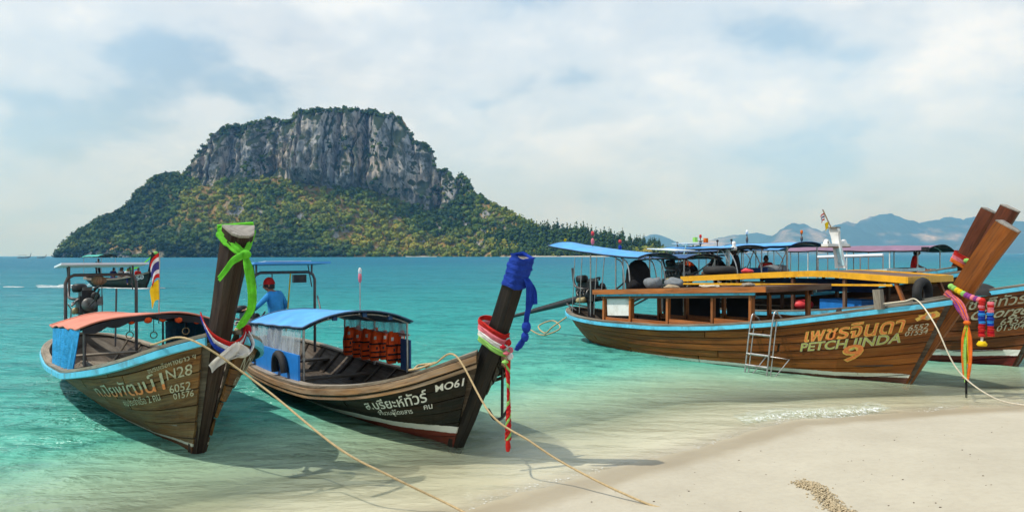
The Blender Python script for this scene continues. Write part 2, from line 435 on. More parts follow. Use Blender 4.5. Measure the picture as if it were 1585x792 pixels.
def sheet(name, xs, ys, zf, mat, attrs):
    X, Y = np.meshgrid(xs, ys, indexing='ij'); Z = zf(X, Y)
    P = np.stack([X, Y, Z], -1).reshape(-1, 3); a, b = X.shape
    idx = np.arange(a*b).reshape(a, b)
    F = np.stack([idx[:-1, :-1], idx[1:, :-1], idx[1:, 1:], idx[:-1, 1:]], -1).reshape(-1, 4)
    me = bpy.data.meshes.new(name)
    me.vertices.add(len(P)); me.vertices.foreach_set('co', P.ravel())
    me.loops.add(F.size); me.loops.foreach_set('vertex_index', F.ravel().astype(np.int32))
    me.polygons.add(len(F)); me.polygons.foreach_set('loop_start', np.arange(0, F.size, 4, dtype=np.int32))
    me.polygons.foreach_set('loop_total', np.full(len(F), 4, dtype=np.int32))
    me.update(calc_edges=True); me.polygons.foreach_set('use_smooth', np.ones(len(F), bool))
    for k, f in attrs.items():
        at = me.attributes.new(k, 'FLOAT', 'POINT'); at.data.foreach_set('value', f(X, Y).ravel().astype(np.float32))
    me.materials.append(mat); o = bpy.data.objects.new(name, me); return link(o)

m = NT('sand'); pw = m.coord('World')
off = m.attr('off')
offn = m.math('ADD', off, m.math('MULTIPLY_ADD', m.noise(pw, 1.3, 5, .6), .5, -.25))
n1 = m.noise(pw, .9, 6, .6); n2 = m.noise(pw, 14, 5, .65); n3 = m.noise(pw, 130, 3, .7)
dry = m.mix(m.ramp(n1, [(.3, 0), (.7, 1)]), (.385, .35, .275), (.455, .42, .335))
dry = m.mix(m.math('MULTIPLY', m.ramp(n2, [(.35, 1), (.55, 0)]), .22), dry, (.30, .26, .205))
dry = m.mix(m.math('MULTIPLY', m.ramp(n3, [(.30, 1), (.40, 0)]), .35), dry, (.26, .22, .17))
damp = m.mix(m.ramp(n1, [(.3, 0), (.7, 1)]), (.30, .25, .17), (.35, .30, .21))
wetf = m.ramp(m.math('MULTIPLY_ADD', offn, .5, .5), [(.16, 0), (.30, 1)])
bed = m.mix(m.ramp(m.noise(pw, .45, 7, .65, .5), [(.34, 0), (.66, 1)]), (.50, .46, .32), (.62, .57, .42))
col = m.mix(wetf, dry, damp)
col = m.mix(m.ramp(m.math('MULTIPLY_ADD', offn, .25, .5), [(.46, 0), (.62, 1)]), col, bed)
rip = m.n('ShaderNodeTexWave', wave_type='BANDS', bands_direction='DIAGONAL'); m.link(pw, rip.inputs[0])
rip.inputs['Scale'].default_value = 2.2; rip.inputs['Distortion'].default_value = 4; rip.inputs['Detail'].default_value = 1
hh = m.math('ADD', m.math('MULTIPLY', n2, .5), m.math('ADD', m.math('MULTIPLY', n3, .12), m.math('MULTIPLY', m.math('MULTIPLY', rip.outputs['Fac'], m.ramp(m.math('MULTIPLY_ADD', offn, .25, .5), [(.5, 0), (.62, 1)])), .10)))
m.done(m.bsdf(col, m.math('MULTIPLY_ADD', wetf, -.45, .92), 0, m.bump(hh, .55, .02), .4))
gx = axis(-10, 12, .10, 14000); gy = axis(3, 18, .10, 14000)
ground = sheet('beach_ground', gx, gy, ground_z, MATS['sand'], {'off': lambda X, Y: np.clip(offshore(X, Y), -50, 500)})
tag(ground, kind='structure')

# ------------------------------------------------------------------ the sea: surface over that bed, clear where shallow, milky turquoise then blue with depth
m = NT('sea'); pw = m.coord('World')
dep = m.attr('depth')
def stretched(sx, sy, rz=0.25):
    mp = m.n('ShaderNodeMapping'); mp.inputs['Scale'].default_value = (sx, sy, 1); mp.inputs['Rotation'].default_value = (0, 0, rz)
    m.link(m.n('ShaderNodeNewGeometry').outputs['Position'], mp.inputs[0]); return mp.outputs[0]
w1 = m.noise(stretched(2.4, 4.6), 1, 5, .6, .5)
w2 = m.noise(stretched(.62, 1.35, .12), 1, 5, .6, .4)
w3 = m.noise(stretched(.11, .30, .05), 1, 4, .62, .3)
w4 = m.noise(stretched(.011, .04, .03), 1, 3, .62, .3)
hgt = m.math('ADD', m.math('ADD', m.math('MULTIPLY', w1, .42), m.math('MULTIPLY', w2, 1.35)), m.math('ADD', m.math('MULTIPLY', w3, 4.5), m.math('MULTIPLY', w4, 16.0)))
calm = m.ramp(m.math('MULTIPLY', dep, .5), [(0.0, .22), (.22, .60), (.7, 1.0)])
bmp = m.n('ShaderNodeBump'); bmp.inputs['Distance'].default_value = 1.0; m.link(m.math('MULTIPLY', calm, .62), bmp.inputs['Strength']); m.link(hgt, bmp.inputs['Height'])
nrm = bmp.outputs[0]
body = m.ramp(m.math('DIVIDE', dep, 10.0), [(0.0, (.50, .49, .35)), (.04, (.38, .55, .38)), (.10, (.115, .44, .34)), (.24, (.040, .315, .305)), (.42, (.032, .225, .28)), (.9, (.024, .17, .265))])
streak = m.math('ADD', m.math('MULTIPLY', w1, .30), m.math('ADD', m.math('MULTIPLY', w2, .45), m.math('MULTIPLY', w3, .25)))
body = m.mix(m.math('MULTIPLY', m.math('MULTIPLY', m.ramp(streak, [(.43, 1), (.50, 0)]), m.ramp(dep, [(.25, 0), (1.0, 1)])), .75), body, m.mix(.5, body, (.004, .07, .10)))  # ripple shading painted into the water colour: wave troughs darkened, deeper water only
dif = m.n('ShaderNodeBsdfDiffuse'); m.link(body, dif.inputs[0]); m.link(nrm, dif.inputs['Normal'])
tr = m.n('ShaderNodeBsdfTransparent')
m.link(m.ramp(m.math('MULTIPLY', dep, .6), [(0, (1, 1, 1)), (.5, (.78, .96, .88)), (1, (.50, .82, .72))]), tr.inputs[0])
T = m.math('POWER', 2.718, m.math('MULTIPLY', dep, -2.7))
mx = m.n('ShaderNodeMixShader'); m.link(T, mx.inputs[0]); m.link(dif.outputs[0], mx.inputs[1]); m.link(tr.outputs[0], mx.inputs[2])
gl = m.n('ShaderNodeBsdfGlossy'); gl.inputs['Roughness'].default_value = .12; gl.inputs[0].default_value = (.9, .95, 1, 1); m.link(nrm, gl.inputs['Normal'])
lw = m.n('ShaderNodeLayerWeight'); lw.inputs[0].default_value = .5; m.link(nrm, lw.inputs['Normal'])
fres = m.math('MULTIPLY_ADD', m.math('POWER', lw.outputs['Facing'], 5.0), .98, .02)
mx2 = m.n('ShaderNodeMixShader'); m.link(m.math('MINIMUM', m.math('MULTIPLY', fres, .55), .40), mx2.inputs[0]); m.link(mx.outputs[0], mx2.inputs[1]); m.link(gl.outputs[0], mx2.inputs[2])
m.done(mx2.outputs[0])
def sea_z(X, Y):
    o = offshore(X, Y); k = np.clip((45-np.hypot(X, Y))/25, 0, 1)*np.clip(o/6, .08, 1)
    return k*(.022*fbm(X*1.1+Y*.4, Y*2.0, 41, 3)+.012*fbm(X*3, Y*4.4, 51, 2))
wx = axis(-16, 16, .14, 13000); wy = axis(5, 34, .12, 13000)
wy = wy[wy > -25]; wx = wx
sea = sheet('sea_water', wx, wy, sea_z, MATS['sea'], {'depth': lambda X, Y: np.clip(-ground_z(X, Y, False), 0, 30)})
tag(sea, kind='structure')

# ------------------------------------------------------------------ leaf masses
m = NT('leaves'); tint = m.attr('tint'); pw = m.coord('World')
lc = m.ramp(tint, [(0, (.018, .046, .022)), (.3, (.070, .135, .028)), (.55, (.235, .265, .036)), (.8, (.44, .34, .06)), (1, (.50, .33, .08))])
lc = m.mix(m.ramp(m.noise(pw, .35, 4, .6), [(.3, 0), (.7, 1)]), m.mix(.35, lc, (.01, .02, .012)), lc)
m.done(m.bsdf(lc, .85, 0, None, .15))
def leaf_mass(rng, centers, radii, tints, quads=34, flat=.8, size=.42):
    """crowns made of a lumpy core and loose leaf clumps round it"""
    t = (1+5**.5)/2
    ico = np.array([(-1, t, 0), (1, t, 0), (-1, -t, 0), (1, -t, 0), (0, -1, t), (0, 1, t), (0, -1, -t), (0, 1, -t), (t, 0, -1), (t, 0, 1), (-t, 0, -1), (-t, 0, 1)], float); ico /= np.linalg.norm(ico[0])
    icf = np.array([(0, 11, 5), (0, 5, 1), (0, 1, 7), (0, 7, 10), (0, 10, 11), (1, 5, 9), (5, 11, 4), (11, 10, 2), (10, 7, 6), (7, 1, 8), (3, 9, 4), (3, 4, 2), (3, 2, 6), (3, 6, 8), (3, 8, 9), (4, 9, 5), (2, 4, 11), (6, 2, 10), (8, 6, 7), (9, 8, 1)])
    n = len(centers); C = np.asarray(centers, float); Rr = np.asarray(radii, float)
    core = C[:, None]+ico[None]*(Rr[:, None, None]*.80*rng.uniform(.7, 1.2, (n, 12, 1)))*np.array([1, 1, flat])
    cf = (icf[None]+np.arange(n)[:, None, None]*12).reshape(-1, 3)
    d = rng.normal(size=(n, quads, 3)); d[..., 2] = d[..., 2]*.8+.25; d /= np.linalg.norm(d, axis=-1, keepdims=True)
    q = C[:, None]+d*Rr[:, None, None]*rng.uniform(.55, 1.08, (n, quads, 1))*np.array([1, 1, flat])
    a = rng.normal(size=(n, quads, 3)); a /= np.linalg.norm(a, axis=-1, keepdims=True)
    b = np.cross(a, d+rng.normal(size=d.shape)*.5); b /= np.linalg.norm(b, axis=-1, keepdims=True)
    sz = (Rr[:, None, None]*size*rng.uniform(.5, 1.1, (n, quads, 1)))
    a = a*sz; b = b*sz*rng.uniform(.5, 1, (n, quads, 1))
    Q = np.stack([q-a, q-b*.8, q+a, q+b], 2).reshape(-1, 3)
    nv = n*12; k = n*quads
    qf = np.arange(k*4).reshape(-1, 4)+nv
    verts = np.concatenate([core.reshape(-1, 3), Q]); tn = np.asarray(tints, float)
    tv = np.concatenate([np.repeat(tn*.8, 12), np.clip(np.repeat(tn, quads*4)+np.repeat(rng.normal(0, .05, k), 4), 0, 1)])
    return verts, cf, qf, tv
def raw_mesh(name, verts, tris, quads, attrs, mat):
    me = bpy.data.meshes.new(name); me.vertices.add(len(verts)); me.vertices.foreach_set('co', np.asarray(verts, np.float32).ravel())
    li = np.concatenate([tris.ravel(), quads.ravel()]).astype(np.int32); me.loops.add(len(li)); me.loops.foreach_set('vertex_index', li)
    nt, nq = len(tris), len(quads); me.polygons.add(nt+nq)
    st = np.concatenate([np.arange(nt)*3, nt*3+np.arange(nq)*4]).astype(np.int32); me.polygons.foreach_set('loop_start', st)
    me.polygons.foreach_set('loop_total', np.concatenate([np.full(nt, 3), np.full(nq, 4)]).astype(np.int32))
    me.update(calc_edges=True)
    for k, v in attrs.items(): me.attributes.new(k, 'FLOAT', 'POINT').data.foreach_set('value', np.asarray(v, np.float32))
    me.materials.append(MATS[mat]); return me

# ------------------------------------------------------------------ the limestone island (about 1.1 km off)
rng = np.random.default_rng(11)
SIL = np.array([(104, 392), (108, 372), (116, 362), (125, 352), (150, 337), (180, 325), (199, 314), (203, 296), (215, 279), (235, 266), (262, 263), (274, 270), (280, 264), (290, 247), (300, 237), (310, 222), (320, 207), (335, 194), (350, 189), (370, 191), (385, 186), (400, 179), (415, 181), (430, 182), (450, 174), (470, 167), (500, 164), (530, 163), (560, 167), (590, 170), (610, 174), (622, 183), (630, 197), (638, 214), (655, 216), (666, 228), (670, 250), (674, 260), (690, 258), (698, 271), (706, 276), (715, 267), (726, 278), (740, 301), (760, 315), (790, 334), (812, 350), (835, 362), (870, 376), (900, 384), (960, 388), (1030, 391)], float)
CLB = np.array([(104, 392), (108, 380), (130, 362), (160, 350), (199, 325), (205, 310), (230, 290), (262, 285), (280, 278), (300, 283), (330, 292), (360, 283), (400, 280), (440, 276), (470, 284), (500, 289), (540, 292), (575, 296), (600, 303), (620, 311), (640, 319), (668, 324), (680, 327), (700, 322), (716, 300), (740, 308), (760, 318), (790, 335), (812, 351), (835, 363), (870, 377), (1030, 391.5)], float)
BASE = 393.0; YI = 1150.0
NX = 620; ppx = np.concatenate([np.linspace(104, 860, NX-60), np.linspace(862, 1030, 60)])
Ht = (BASE-np.interp(ppx, SIL[:, 0], SIL[:, 1])); Sb = (BASE-np.interp(ppx, CLB[:, 0], CLB[:, 1])); Sb = np.minimum(Sb, Ht-.3)
Xc = (ppx-792.5)/1150*YI
front = YI-150*np.clip(1-((ppx-460)/390)**2, -1.2, 1)             # shoreline
front = np.where(ppx > 650, np.minimum(front, YI-75-(ppx-650)*.95), front); front = np.maximum(front, 820)
front += 7*fbm(ppx*.05, ppx*0, 5, 4)
rows = []; kind = []
n_s, n_c, n_b = 46, 64, 14
def lerp(a, b, t): return a+(b-a)*t
Sz = Sb*YI/1150; Hz = Ht*1.0
run = Sz*1.0+6                                                  # slope run to the cliff foot
cliffY = front+run
for j in range(n_s):
    t = j/(n_s-1); z = Sz*(t**1.12); y = front+run*t
    bump_ = 5.5*fbm(Xc*.03, np.full(NX, t*4.0), 21, 5)*np.sin(math.pi*min(1, t*1.05+.05))
    sea_cl = np.where(t < .10, -3*t*10, 0)                         # low sea cliff
    y = y-bump_*2.2+sea_cl*np.clip(1-(ppx-100)/500, .0, 1)
    z = z+bump_*.7+np.where(t > 0.0, np.clip(9-(ppx-110)*.02, 1.5, 9)*min(1, t*18), 0)*np.clip(Sz/30, 0, 1)
    rows.append((Xc+0*y, y, np.maximum(z, -3 if j == 0 else .2))); kind.append(0)
slopetop = rows[-1][2]; slopeY = rows[-1][1]
gul = fbm(Xc*.016, Xc*0+3, 77, 3); gul2 = np.abs(fbm(Xc*.055, Xc*0+8, 78, 3))
lean = np.clip((Ht-Sb)/100, 0, 1.4)
for j in range(1, n_c):
    t = j/(n_c-1)
    back = 46*lean*(t**2.2)*.8+10*lean*t
    flute = 30*(.45-1.6*np.abs(fbm(Xc*.024+t*.30, np.full(NX, t*1.0), 31, 5, .5)))+9*fbm(Xc*.06, np.full(NX, t*2.4), 35, 4)+62*gul*(1-t*.35)-60*np.clip(.28-gul2, 0, 1)*1.5*(1-.4*t)
    ledge = 8*fbm(Xc*.018, np.full(NX, t*5.0), 33, 4)
    fine_ = 3.2*fbm(Xc*.16, np.full(NX, t*5.0), 36, 3)
    k = np.clip(lean, .12, 1)*np.minimum(1, t*5+.05)
    y = slopeY+back-(flute+ledge+fine_)*k
    zt = lerp(slopetop, Hz*y/1150, t)
    rows.append((Xc+5*fbm(Xc*.05, np.full(NX, t*6.), 39, 3)*k, y, zt+1.2*fbm(Xc*.2, np.full(NX, t*8.), 38, 2)*k)); kind.append(1)
topY, topZ = rows[-1][1], rows[-1][2]
for j in range(1, n_b):
    t = j/(n_b-1); rows.append((Xc, topY+t*np.clip(Ht*1.5, 12, 280), topZ*(1-t**2.2)*(1+.02*fbm(Xc*.05, np.full(NX, t*3), 44, 3))-3*(t > .99)+np.where(t < .6, 3*math.sin(t*5), 0)*np.clip(Ht/60, 0, 1))); kind.append(2)
G3 = np.stack([np.stack(r, -1) for r in rows], 0)                 # rows x NX x 3
nr = len(rows); idx = np.arange(nr*NX).reshape(nr, NX)
IQ = np.stack([idx[:-1, :-1], idx[:-1, 1:], idx[1:, 1:], idx[1:, :-1]], -1).reshape(-1, 4)
dry_ = np.clip(.44+.85*fbm(G3[..., 0]*.009+5, G3[..., 2]*.014+2, 61, 4)+.16*np.clip((G3[..., 0]+430)/250, -1, 1), 0, 1)
m = NT('island_rock'); pw = m.coord('World')
gn = m.n('ShaderNodeNewGeometry'); sepn = m.n('ShaderNodeSeparateXYZ'); m.link(gn.outputs['Normal'], sepn.inputs[0])
def wscale(sx, sy, sz, loc=(0, 0, 0)): return m.coord('World', (sx, sy, sz), loc)
streaks = m.noise(wscale(.10, .10, .030), 1, 8, .68, .9); big = m.noise(wscale(.016, .016, .011), 1, 6, .6); fine = m.noise(wscale(.35, .35, .1), 1, 6, .65)
rc = m.mix(m.ramp(streaks, [(.33, 0), (.64, 1)]), (.10, .115, .13), (.48, .48, .48))
rc = m.mix(m.math('MULTIPLY', m.ramp(big, [(.50, 0), (.64, 1)]), .55), rc, (.46, .34, .23))
rc = m.mix(m.ramp(m.noise(wscale(.030, .030, .022, (2, 5, 8)), 1, 6, .62), [(.52, 0), (.62, .65)]), rc, (.46, .43, .39))
rc = m.mix(m.ramp(m.noise(wscale(.05, .05, .02, (9, 2, 3)), 1, 7, .65), [(.50, 0), (.62, .8)]), rc, (.075, .085, .07))
rc = m.mix(m.math('MULTIPLY', m.ramp(m.noise(wscale(.07, .07, .06, (4, 7, 1)), 1, 8, .7), [(.5, 0), (.56, 1)]), .75), rc, (.035, .055, .026))
soil = m.mix(m.ramp(m.attr('dry'), [(.3, 0), (.7, 1)]), (.06, .085, .026), (.30, .20, .07))
soil = m.mix(m.attr('cl'), soil, (.030, .048, .024))
m.done(m.bsdf(m.mix(m.ramp(sepn.outputs[2], [(.42, 0), (.58, 1)]), rc, soil), .9, 0, m.bump(m.math('ADD', streaks, m.math('MULTIPLY', fine, .6)), .9, 5.0), .15))
isl = bpy.data.objects.new('island_hill', raw_mesh('island_hill', G3.reshape(-1, 3), np.zeros((0, 3), int), IQ, {'dry': dry_.ravel(), 'cl': np.repeat((np.array(kind) == 1).astype(float), NX)}, 'island_rock')); link(isl)
tag(isl, kind='structure')
# forest over the island: nobody could count it
cs, rs, ts = [], [], []
def put(j, i, r, lift, tint):
    p = G3[j, i]; cs.append(p+np.array([rng.uniform(-2, 2), rng.uniform(-2, 2)-lift*.5, lift*r])); rs.append(r); ts.append(np.clip(tint, 0, 1))
for _ in range(5200):
    i = rng.integers(0, NX-10); j = rng.integers(0, n_s)
    if Sz[i] < 2.5: continue
    d0 = dry_[j, i]
    if d0 > .62 and rng.random() < .42: r_ = rng.uniform(1.6, 3.0)
    else: r_ = 2.4+5.6*rng.random()**2.0
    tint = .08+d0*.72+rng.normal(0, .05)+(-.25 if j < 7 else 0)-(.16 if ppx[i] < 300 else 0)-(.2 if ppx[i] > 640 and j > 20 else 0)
    put(j, i, r_, .35, tint)
for _ in range(2600):                                             # ledges of the cliff
    i = rng.integers(0, NX-60); j = n_s+rng.integers(0, n_c-1)
    t = (j-n_s)/n_c
    g = fbm(np.array([G3[j, i, 0]*.02]), np.array([G3[j, i, 2]*.03]), 91, 3)[0]
    if lean[i] < .35 or g > .12-.25*abs(t-.5)*0 or t > .93: put(j, i, 1.3+3.6*rng.random()**2, .15, .22+rng.normal(0, .16))
for _ in range(1500):                                             # the tops
    i = rng.integers(0, NX-60); j = n_s+n_c-1+rng.integers(-4, 6)
    put(j, i, 1.5+3.6*rng.random()**1.8, .22, .24+rng.normal(0, .13))
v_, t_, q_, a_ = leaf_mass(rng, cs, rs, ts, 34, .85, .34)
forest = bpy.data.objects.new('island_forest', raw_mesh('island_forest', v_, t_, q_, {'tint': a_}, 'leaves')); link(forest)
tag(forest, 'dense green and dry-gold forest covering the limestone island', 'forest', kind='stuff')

# needle trees along the island's low spit, each a tree of its own
plain('far_bark', (.10, .075, .055), .9)
plain('far_sand', (.50, .46, .38), .95, .1, .05)
def needle_mesh(seed):
    r = np.random.default_rng(seed); h = 26.0; cs = []; rr = []
    for k in range(34):
        t = k/33; z = 2.5+t*(h-3.0); w = (1-t)**.7*4.2+.22
        for q in range(3 if t < .8 else 1):
            a = r.uniform(0, 6.28); d = r.uniform(.1, .8)*w; cs.append((d*math.cos(a), d*math.sin(a), z+r.uniform(-1, 1))); rr.append(max(.42, w*.55*r.uniform(.7, 1.2)))
    v, t3, q4, at = leaf_mass(r, cs, rr, np.clip(r.normal(.2, .1, len(cs)), 0, 1), 9, 1.25, .42)
    tm = MB().tube([(0, 0, -2), (.1, .1, 10), (0, 0, 24)], [.45, .3, .08], 6)
    return raw_mesh('crown', v, t3, q4, {'tint': at}, 'leaves'), tm.mesh('trunk', 'far_bark')
needles = [needle_mesh(s) for s in (1, 2, 3, 4)]
def spit_front(px): return float(np.interp(px, ppx, front))
k = 0
for px in list(np.linspace(728, 1024, 64)):
    for rank in (0, 1, 2):
        pxx = px+rng.uniform(-3, 3)+rank*2; Y = spit_front(pxx)+10+rank*16+rng.uniform(0, 9)
        tall = np.interp(pxx, [728, 760, 800, 850, 900, 960, 1010, 1026], [24, 33, 37, 37, 33, 25, 20, 14])*rng.uniform(.74, 1.06)+rank*2.0
        if rank and rng.random() < .3: continue
        cm, tm = needles[k % 4]; s_ = tall/26*(Y/880)
        root = empty('needle_tree', ((pxx-792.5)/1150*Y, Y, 1.0), rng.uniform(0, 6.28)); root.scale = (s_*rng.uniform(1.15, 1.6), s_*rng.uniform(1.15, 1.6), s_*1.1)
        link(bpy.data.objects.new('crown', cm), root); link(bpy.data.objects.new('trunk', tm), root)
        tag(root, 'dark green needle tree in the row along the far beach spit', 'tree', 'needle trees along the far spit'); k += 1
cs = []; rs = []; ts = []
for _ in range(620):                                              # undergrowth in front of the tree row
    pxx = rng.uniform(640, 1026); Y = spit_front(pxx)+6+rng.uniform(0, 14)
    cs.append(((pxx-792.5)/1150*Y, Y, rng.uniform(1, 9))); rs.append(rng.uniform(1.8, 4.2)); ts.append(np.clip(rng.normal(.28, .14), 0, 1))
v_, t_, q_, a_ = leaf_mass(rng, cs, rs, ts, 22, .9, .45)
und = link(bpy.data.objects.new('shore_scrub', raw_mesh('shore_scrub', v_, t_, q_, {'tint': a_}, 'leaves')))
tag(und, 'low green scrub at the foot of the far needle trees', 'scrub', kind='stuff')
b_ = MB(); P = []
for px in np.linspace(628, 1034, 60):
    Y = spit_front(px)-2; x = lambda yy: (px-792.5)/1150*yy; w = 1.0+.5*math.sin(px*.13)+.4*math.sin(px*.31)
    P.append([(x(Y-3), Y-3, -.4), (x(Y), Y, .45*w), (x(Y+8), Y+8, 1.0), (x(Y+60), Y+60, 1.6), (x(Y+130), Y+130, -.5)])
b_.grid(P, smooth=True, flip=True); fb = b_.build('far_beach', 'far_sand'); tag(fb, kind='structure')

# ------------------------------------------------------------------ far mainland hills
m = NT('far_hill'); 
hr = m.noise(m.coord('World', (.004, .004, .0016)), 1, 7, .65, .3)
hc = m.mix(m.ramp(m.noise(m.coord('World', (.0011, .0011, .0028)), 1, 6, .6), [(.54, 0), (.66, 1)]), (.035, .055, .028), m.mix(m.ramp(hr, [(.35, 0), (.6, 1)]), (.12, .11, .09), (.40, .34, .28)))
m.done(m.bsdf(hc, .95, 0, m.bump(hr, .8, 30), .05))
def ridge(name, pts, Y0, depth, seed):
    pts = np.array(pts, float); px = np.linspace(pts[0, 0], pts[-1, 0], 260); h = (392.6-np.interp(px, pts[:, 0], pts[:, 1]))/1150*(Y0+depth*.5)
    h = h*(1+.06*fbm(px*.10, px*0, seed, 5, .6)); x = (px-792.5)/1150*(Y0+depth*.4); P = []
    for t in np.linspace(0, 1, 26):
        prof = np.clip(t/.5, 0, 1)**.75 if t <= .5 else np.clip((1-t)/.5, 0, 1)**.6
        y = Y0+depth*t-depth*.16*fbm(x*.0014, np.full(len(x), t*2.5), seed+3, 4)*math.sin(math.pi*t)
        P.append(np.stack([x, y, h*prof*(1+.12*fbm(x*.0026, np.full(len(x), t*5), seed+5, 4)*(0 if abs(t-.5) < .03 else 1))-4*(t in (0, 1))], -1))
    b = MB(); b.grid(np.array(P), flip=True); o = b.build(name, 'far_hill'); tag(o, kind='structure'); return o
ridge('far_hills', [(960, 392), (985, 372), (1000, 363), (1013, 360), (1030, 364), (1060, 377), (1090, 375), (1120, 366), (1150, 361), (1175, 358), (1200, 365), (1240, 378), (1290, 388), (1330, 392)], 11200, 1500, 201)
ridge('far_hills', [(1160, 391), (1200, 372), (1212, 355), (1235, 343), (1255, 347), (1280, 358), (1300, 347), (1318, 341), (1335, 346), (1350, 336), (1372, 330), (1388, 329), (1410, 337), (1430, 344), (1455, 341), (1480, 335), (1510, 337), (1535, 334), (1560, 336), (1590, 342), (1640, 350), (1720, 364), (1800, 391)], 9200, 1900, 205)
# ------------------------------------------------------------------ haze over the sea
m = NT('haze_air'); pv = m.n('ShaderNodeVolumePrincipled'); pv.inputs['Color'].default_value = (.15, .46, 1.0, 1)
pv.inputs['Density'].default_value = 1.2e-4; pv.inputs['Anisotropy'].default_value = 0.1
pv.inputs['Absorption Color'].default_value = (1, 1, 1, 1)
m.done(None, pv.outputs[0])
gb = max(abs(gx[0]), abs(gx[-1]), abs(gy[0]), abs(gy[-1]))+60
hz_o = MB().box((0, 0, (690-18)/2), (2*gb, 2*gb, 708)).build('haze', 'haze_air'); tag(hz_o, kind='stuff')

# ------------------------------------------------------------------ boat materials
wood('hull_brown', (.34, .155, .048), (.11, .045, .016), .65, (.20, .16, .085), .55, hull=((.10, .040, .014), (.55, .53, .45), .035))
wood('hull_black', (.010, .013, .011), (.004, .006, .005), .5, (.060, .024, .009), .45, hull=((.16, .030, .018), (.72, .74, .72), .085))
wood('hull_varnish', (.42, .130, .020), (.17, .047, .009), .5, (.24, .11, .03), .4, hull=((.085, .032, .022), (.66, .66, .60), .075))
wood('hull_red', (.36, .105, .022), (.12, .035, .012), .45, (.10, .05, .03), .45, hull=((.13, .018, .014), (.78, .78, .76), .13))
wood('hull_dark', (.15, .06, .03), (.05, .02, .012), .5, (.12, .08, .05), .5, hull=((.12, .02, .015), (.7, .7, .7), .08))
wood('hull_green', (.03, .075, .06), (.015, .04, .035), .5, (.05, .06, .05), .4, hull=((.02, .05, .04), (.10, .16, .13), .03))
wood('weathered', (.36, .30, .23), (.15, .115, .08), .75, (.42, .39, .34), .6)
wood('old_dark', (.10, .070, .048), (.035, .026, .020), .7, (.20, .18, .15), .5)
wood('stem_dark', (.055, .024, .020), (.014, .007, .007), .65, (.12, .085, .06), .4)
wood('stem_black', (.012, .012, .012), (.004, .004, .005), .5, (.05, .032, .018), .35)
wood('stem_varnish', (.50, .155, .024), (.26, .072, .012), .45, (.24, .10, .035), .35)
wood('stem_red', (.20, .055, .022), (.09, .026, .014), .45, (.12, .05, .03), .35)
wood('cabin_wood', (.60, .195, .042), (.33, .095, .022), .45, (.33, .20, .12), .4)
wood('cabin_dark', (.20, .085, .045), (.085, .038, .024), .55, (.25, .19, .14), .45)
wood('end_grain', (.42, .39, .35), (.20, .18, .16), .85, (.5, .48, .45), .6)
wood('rail_brown', (.46, .27, .12), (.18, .095, .045), .6, (.42, .36, .28), .6)
plain('paint_cyan', (.10, .50, .74), .45, .18, 5, .2, dirt=(.10, .13, .13))
plain('paint_pale_cyan', (.42, .66, .74), .5, .18, 5, .2, dirt=(.30, .26, .2))
plain('paint_yellow', (.80, .40, .018), .42, .14, 4, .2, dirt=(.35, .14, .02))
plain('paint_navy', (.015, .05, .20), .5)
plain('paint_white', (.74, .75, .74), .45, .08, 4, .1, dirt=(.45, .43, .38))
plain('letter_cream', (.45, .43, .32), .75, .35, 22, .2, dirt=(.17, .10, .05))
plain('letter_white', (.78, .80, .80), .6, .15, 30, .2, dirt=(.3, .3, .28))
plain('letter_orange', (.75, .22, .06), .6, .25, 25, .2)
plain('letter_gold', (.72, .47, .10), .55, .25, 25, .2)
plain('letter_green_gold', (.42, .44, .12), .55, .25, 25, .2)
plain('steel', (.42, .42, .42), .38, .25, 12, .2, .85, dirt=(.20, .12, .08))
plain('steel_dark', (.10, .095, .10), .45, .3, 12, .2, .6, dirt=(.13, .07, .045))
plain('engine_black', (.022, .024, .028), .45, .4, 14, .3, .3, dirt=(.07, .05, .035))
plain('engine_grey', (.16, .16, .16), .4, .3, 14, .3, .7, dirt=(.08, .06, .04))
plain('engine_tan', (.36, .29, .15), .5, .3, 14, .3, .1)
plain('rubber', (.018, .018, .019), .75, .35, 9, .3)
plain('rope_tan', (.44, .33, .18), .9, .25, 40, .6)
plain('rope_pale', (.62, .56, .45), .9, .2, 40, .6)
plain('skin_brown', (.30, .145, .085), .6, .12, 9, .1)
plain('skin_dark', (.14, .07, .045), .6, .12, 9, .1)
plain('hair_black', (.012, .011, .011), .6, .2, 30, .4)
plain('foam_white', (.80, .82, .82), .8, .08, 8, .3)
plain('plastic_red', (.62, .04, .05), .5); plain('plastic_blue', (.02, .20, .62), .4, .15); plain('plastic_pale', (.62, .66, .78), .5, .15)
plain('tarp_sky', (.075, .32, .70), .55, .22, 2.2, .5, dirt=(.13, .27, .45))
plain('tarp_white', (.66, .76, .86), .5, .12, 3, .25)
plain('tarp_navy', (.018, .075, .20), .6, .25, 3, .3)
plain('tarp_red', (.58, .20, .14), .75, .22, 2.5, .5, dirt=(.36, .13, .09))
plain('tarp_purple', (.21, .12, .19), .6, .2, 3, .3)
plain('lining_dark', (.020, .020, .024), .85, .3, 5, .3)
plain('lining_blue', (.055, .10, .17), .8, .3, 5, .3)
plain('solar_panel', (.40, .48, .55), .25, .15, 6, .1)
for nm, c_ in {'green': (.17, .66, .05), 'blue': (.018, .06, .42), 'red': (.60, .03, .025), 'white': (.80, .80, .80), 'navy': (.06, .06, .24), 'yellow': (.85, .60, .02), 'orange': (.90, .20, .03), 'pink': (.85, .24, .30), 'lime': (.33, .66, .17), 'purple': (.30, .06, .32), 'crimson': (.50, .012, .03), 'sky': (.04, .30, .75)}.items():
    cloth('cloth_'+nm, c_, .75, .2, .3)
cloth('curtain_blue', (.05, .42, .82), .7, .25, .35); cloth('curtain_teal', (.02, .12, .20), .8, .25, .15)
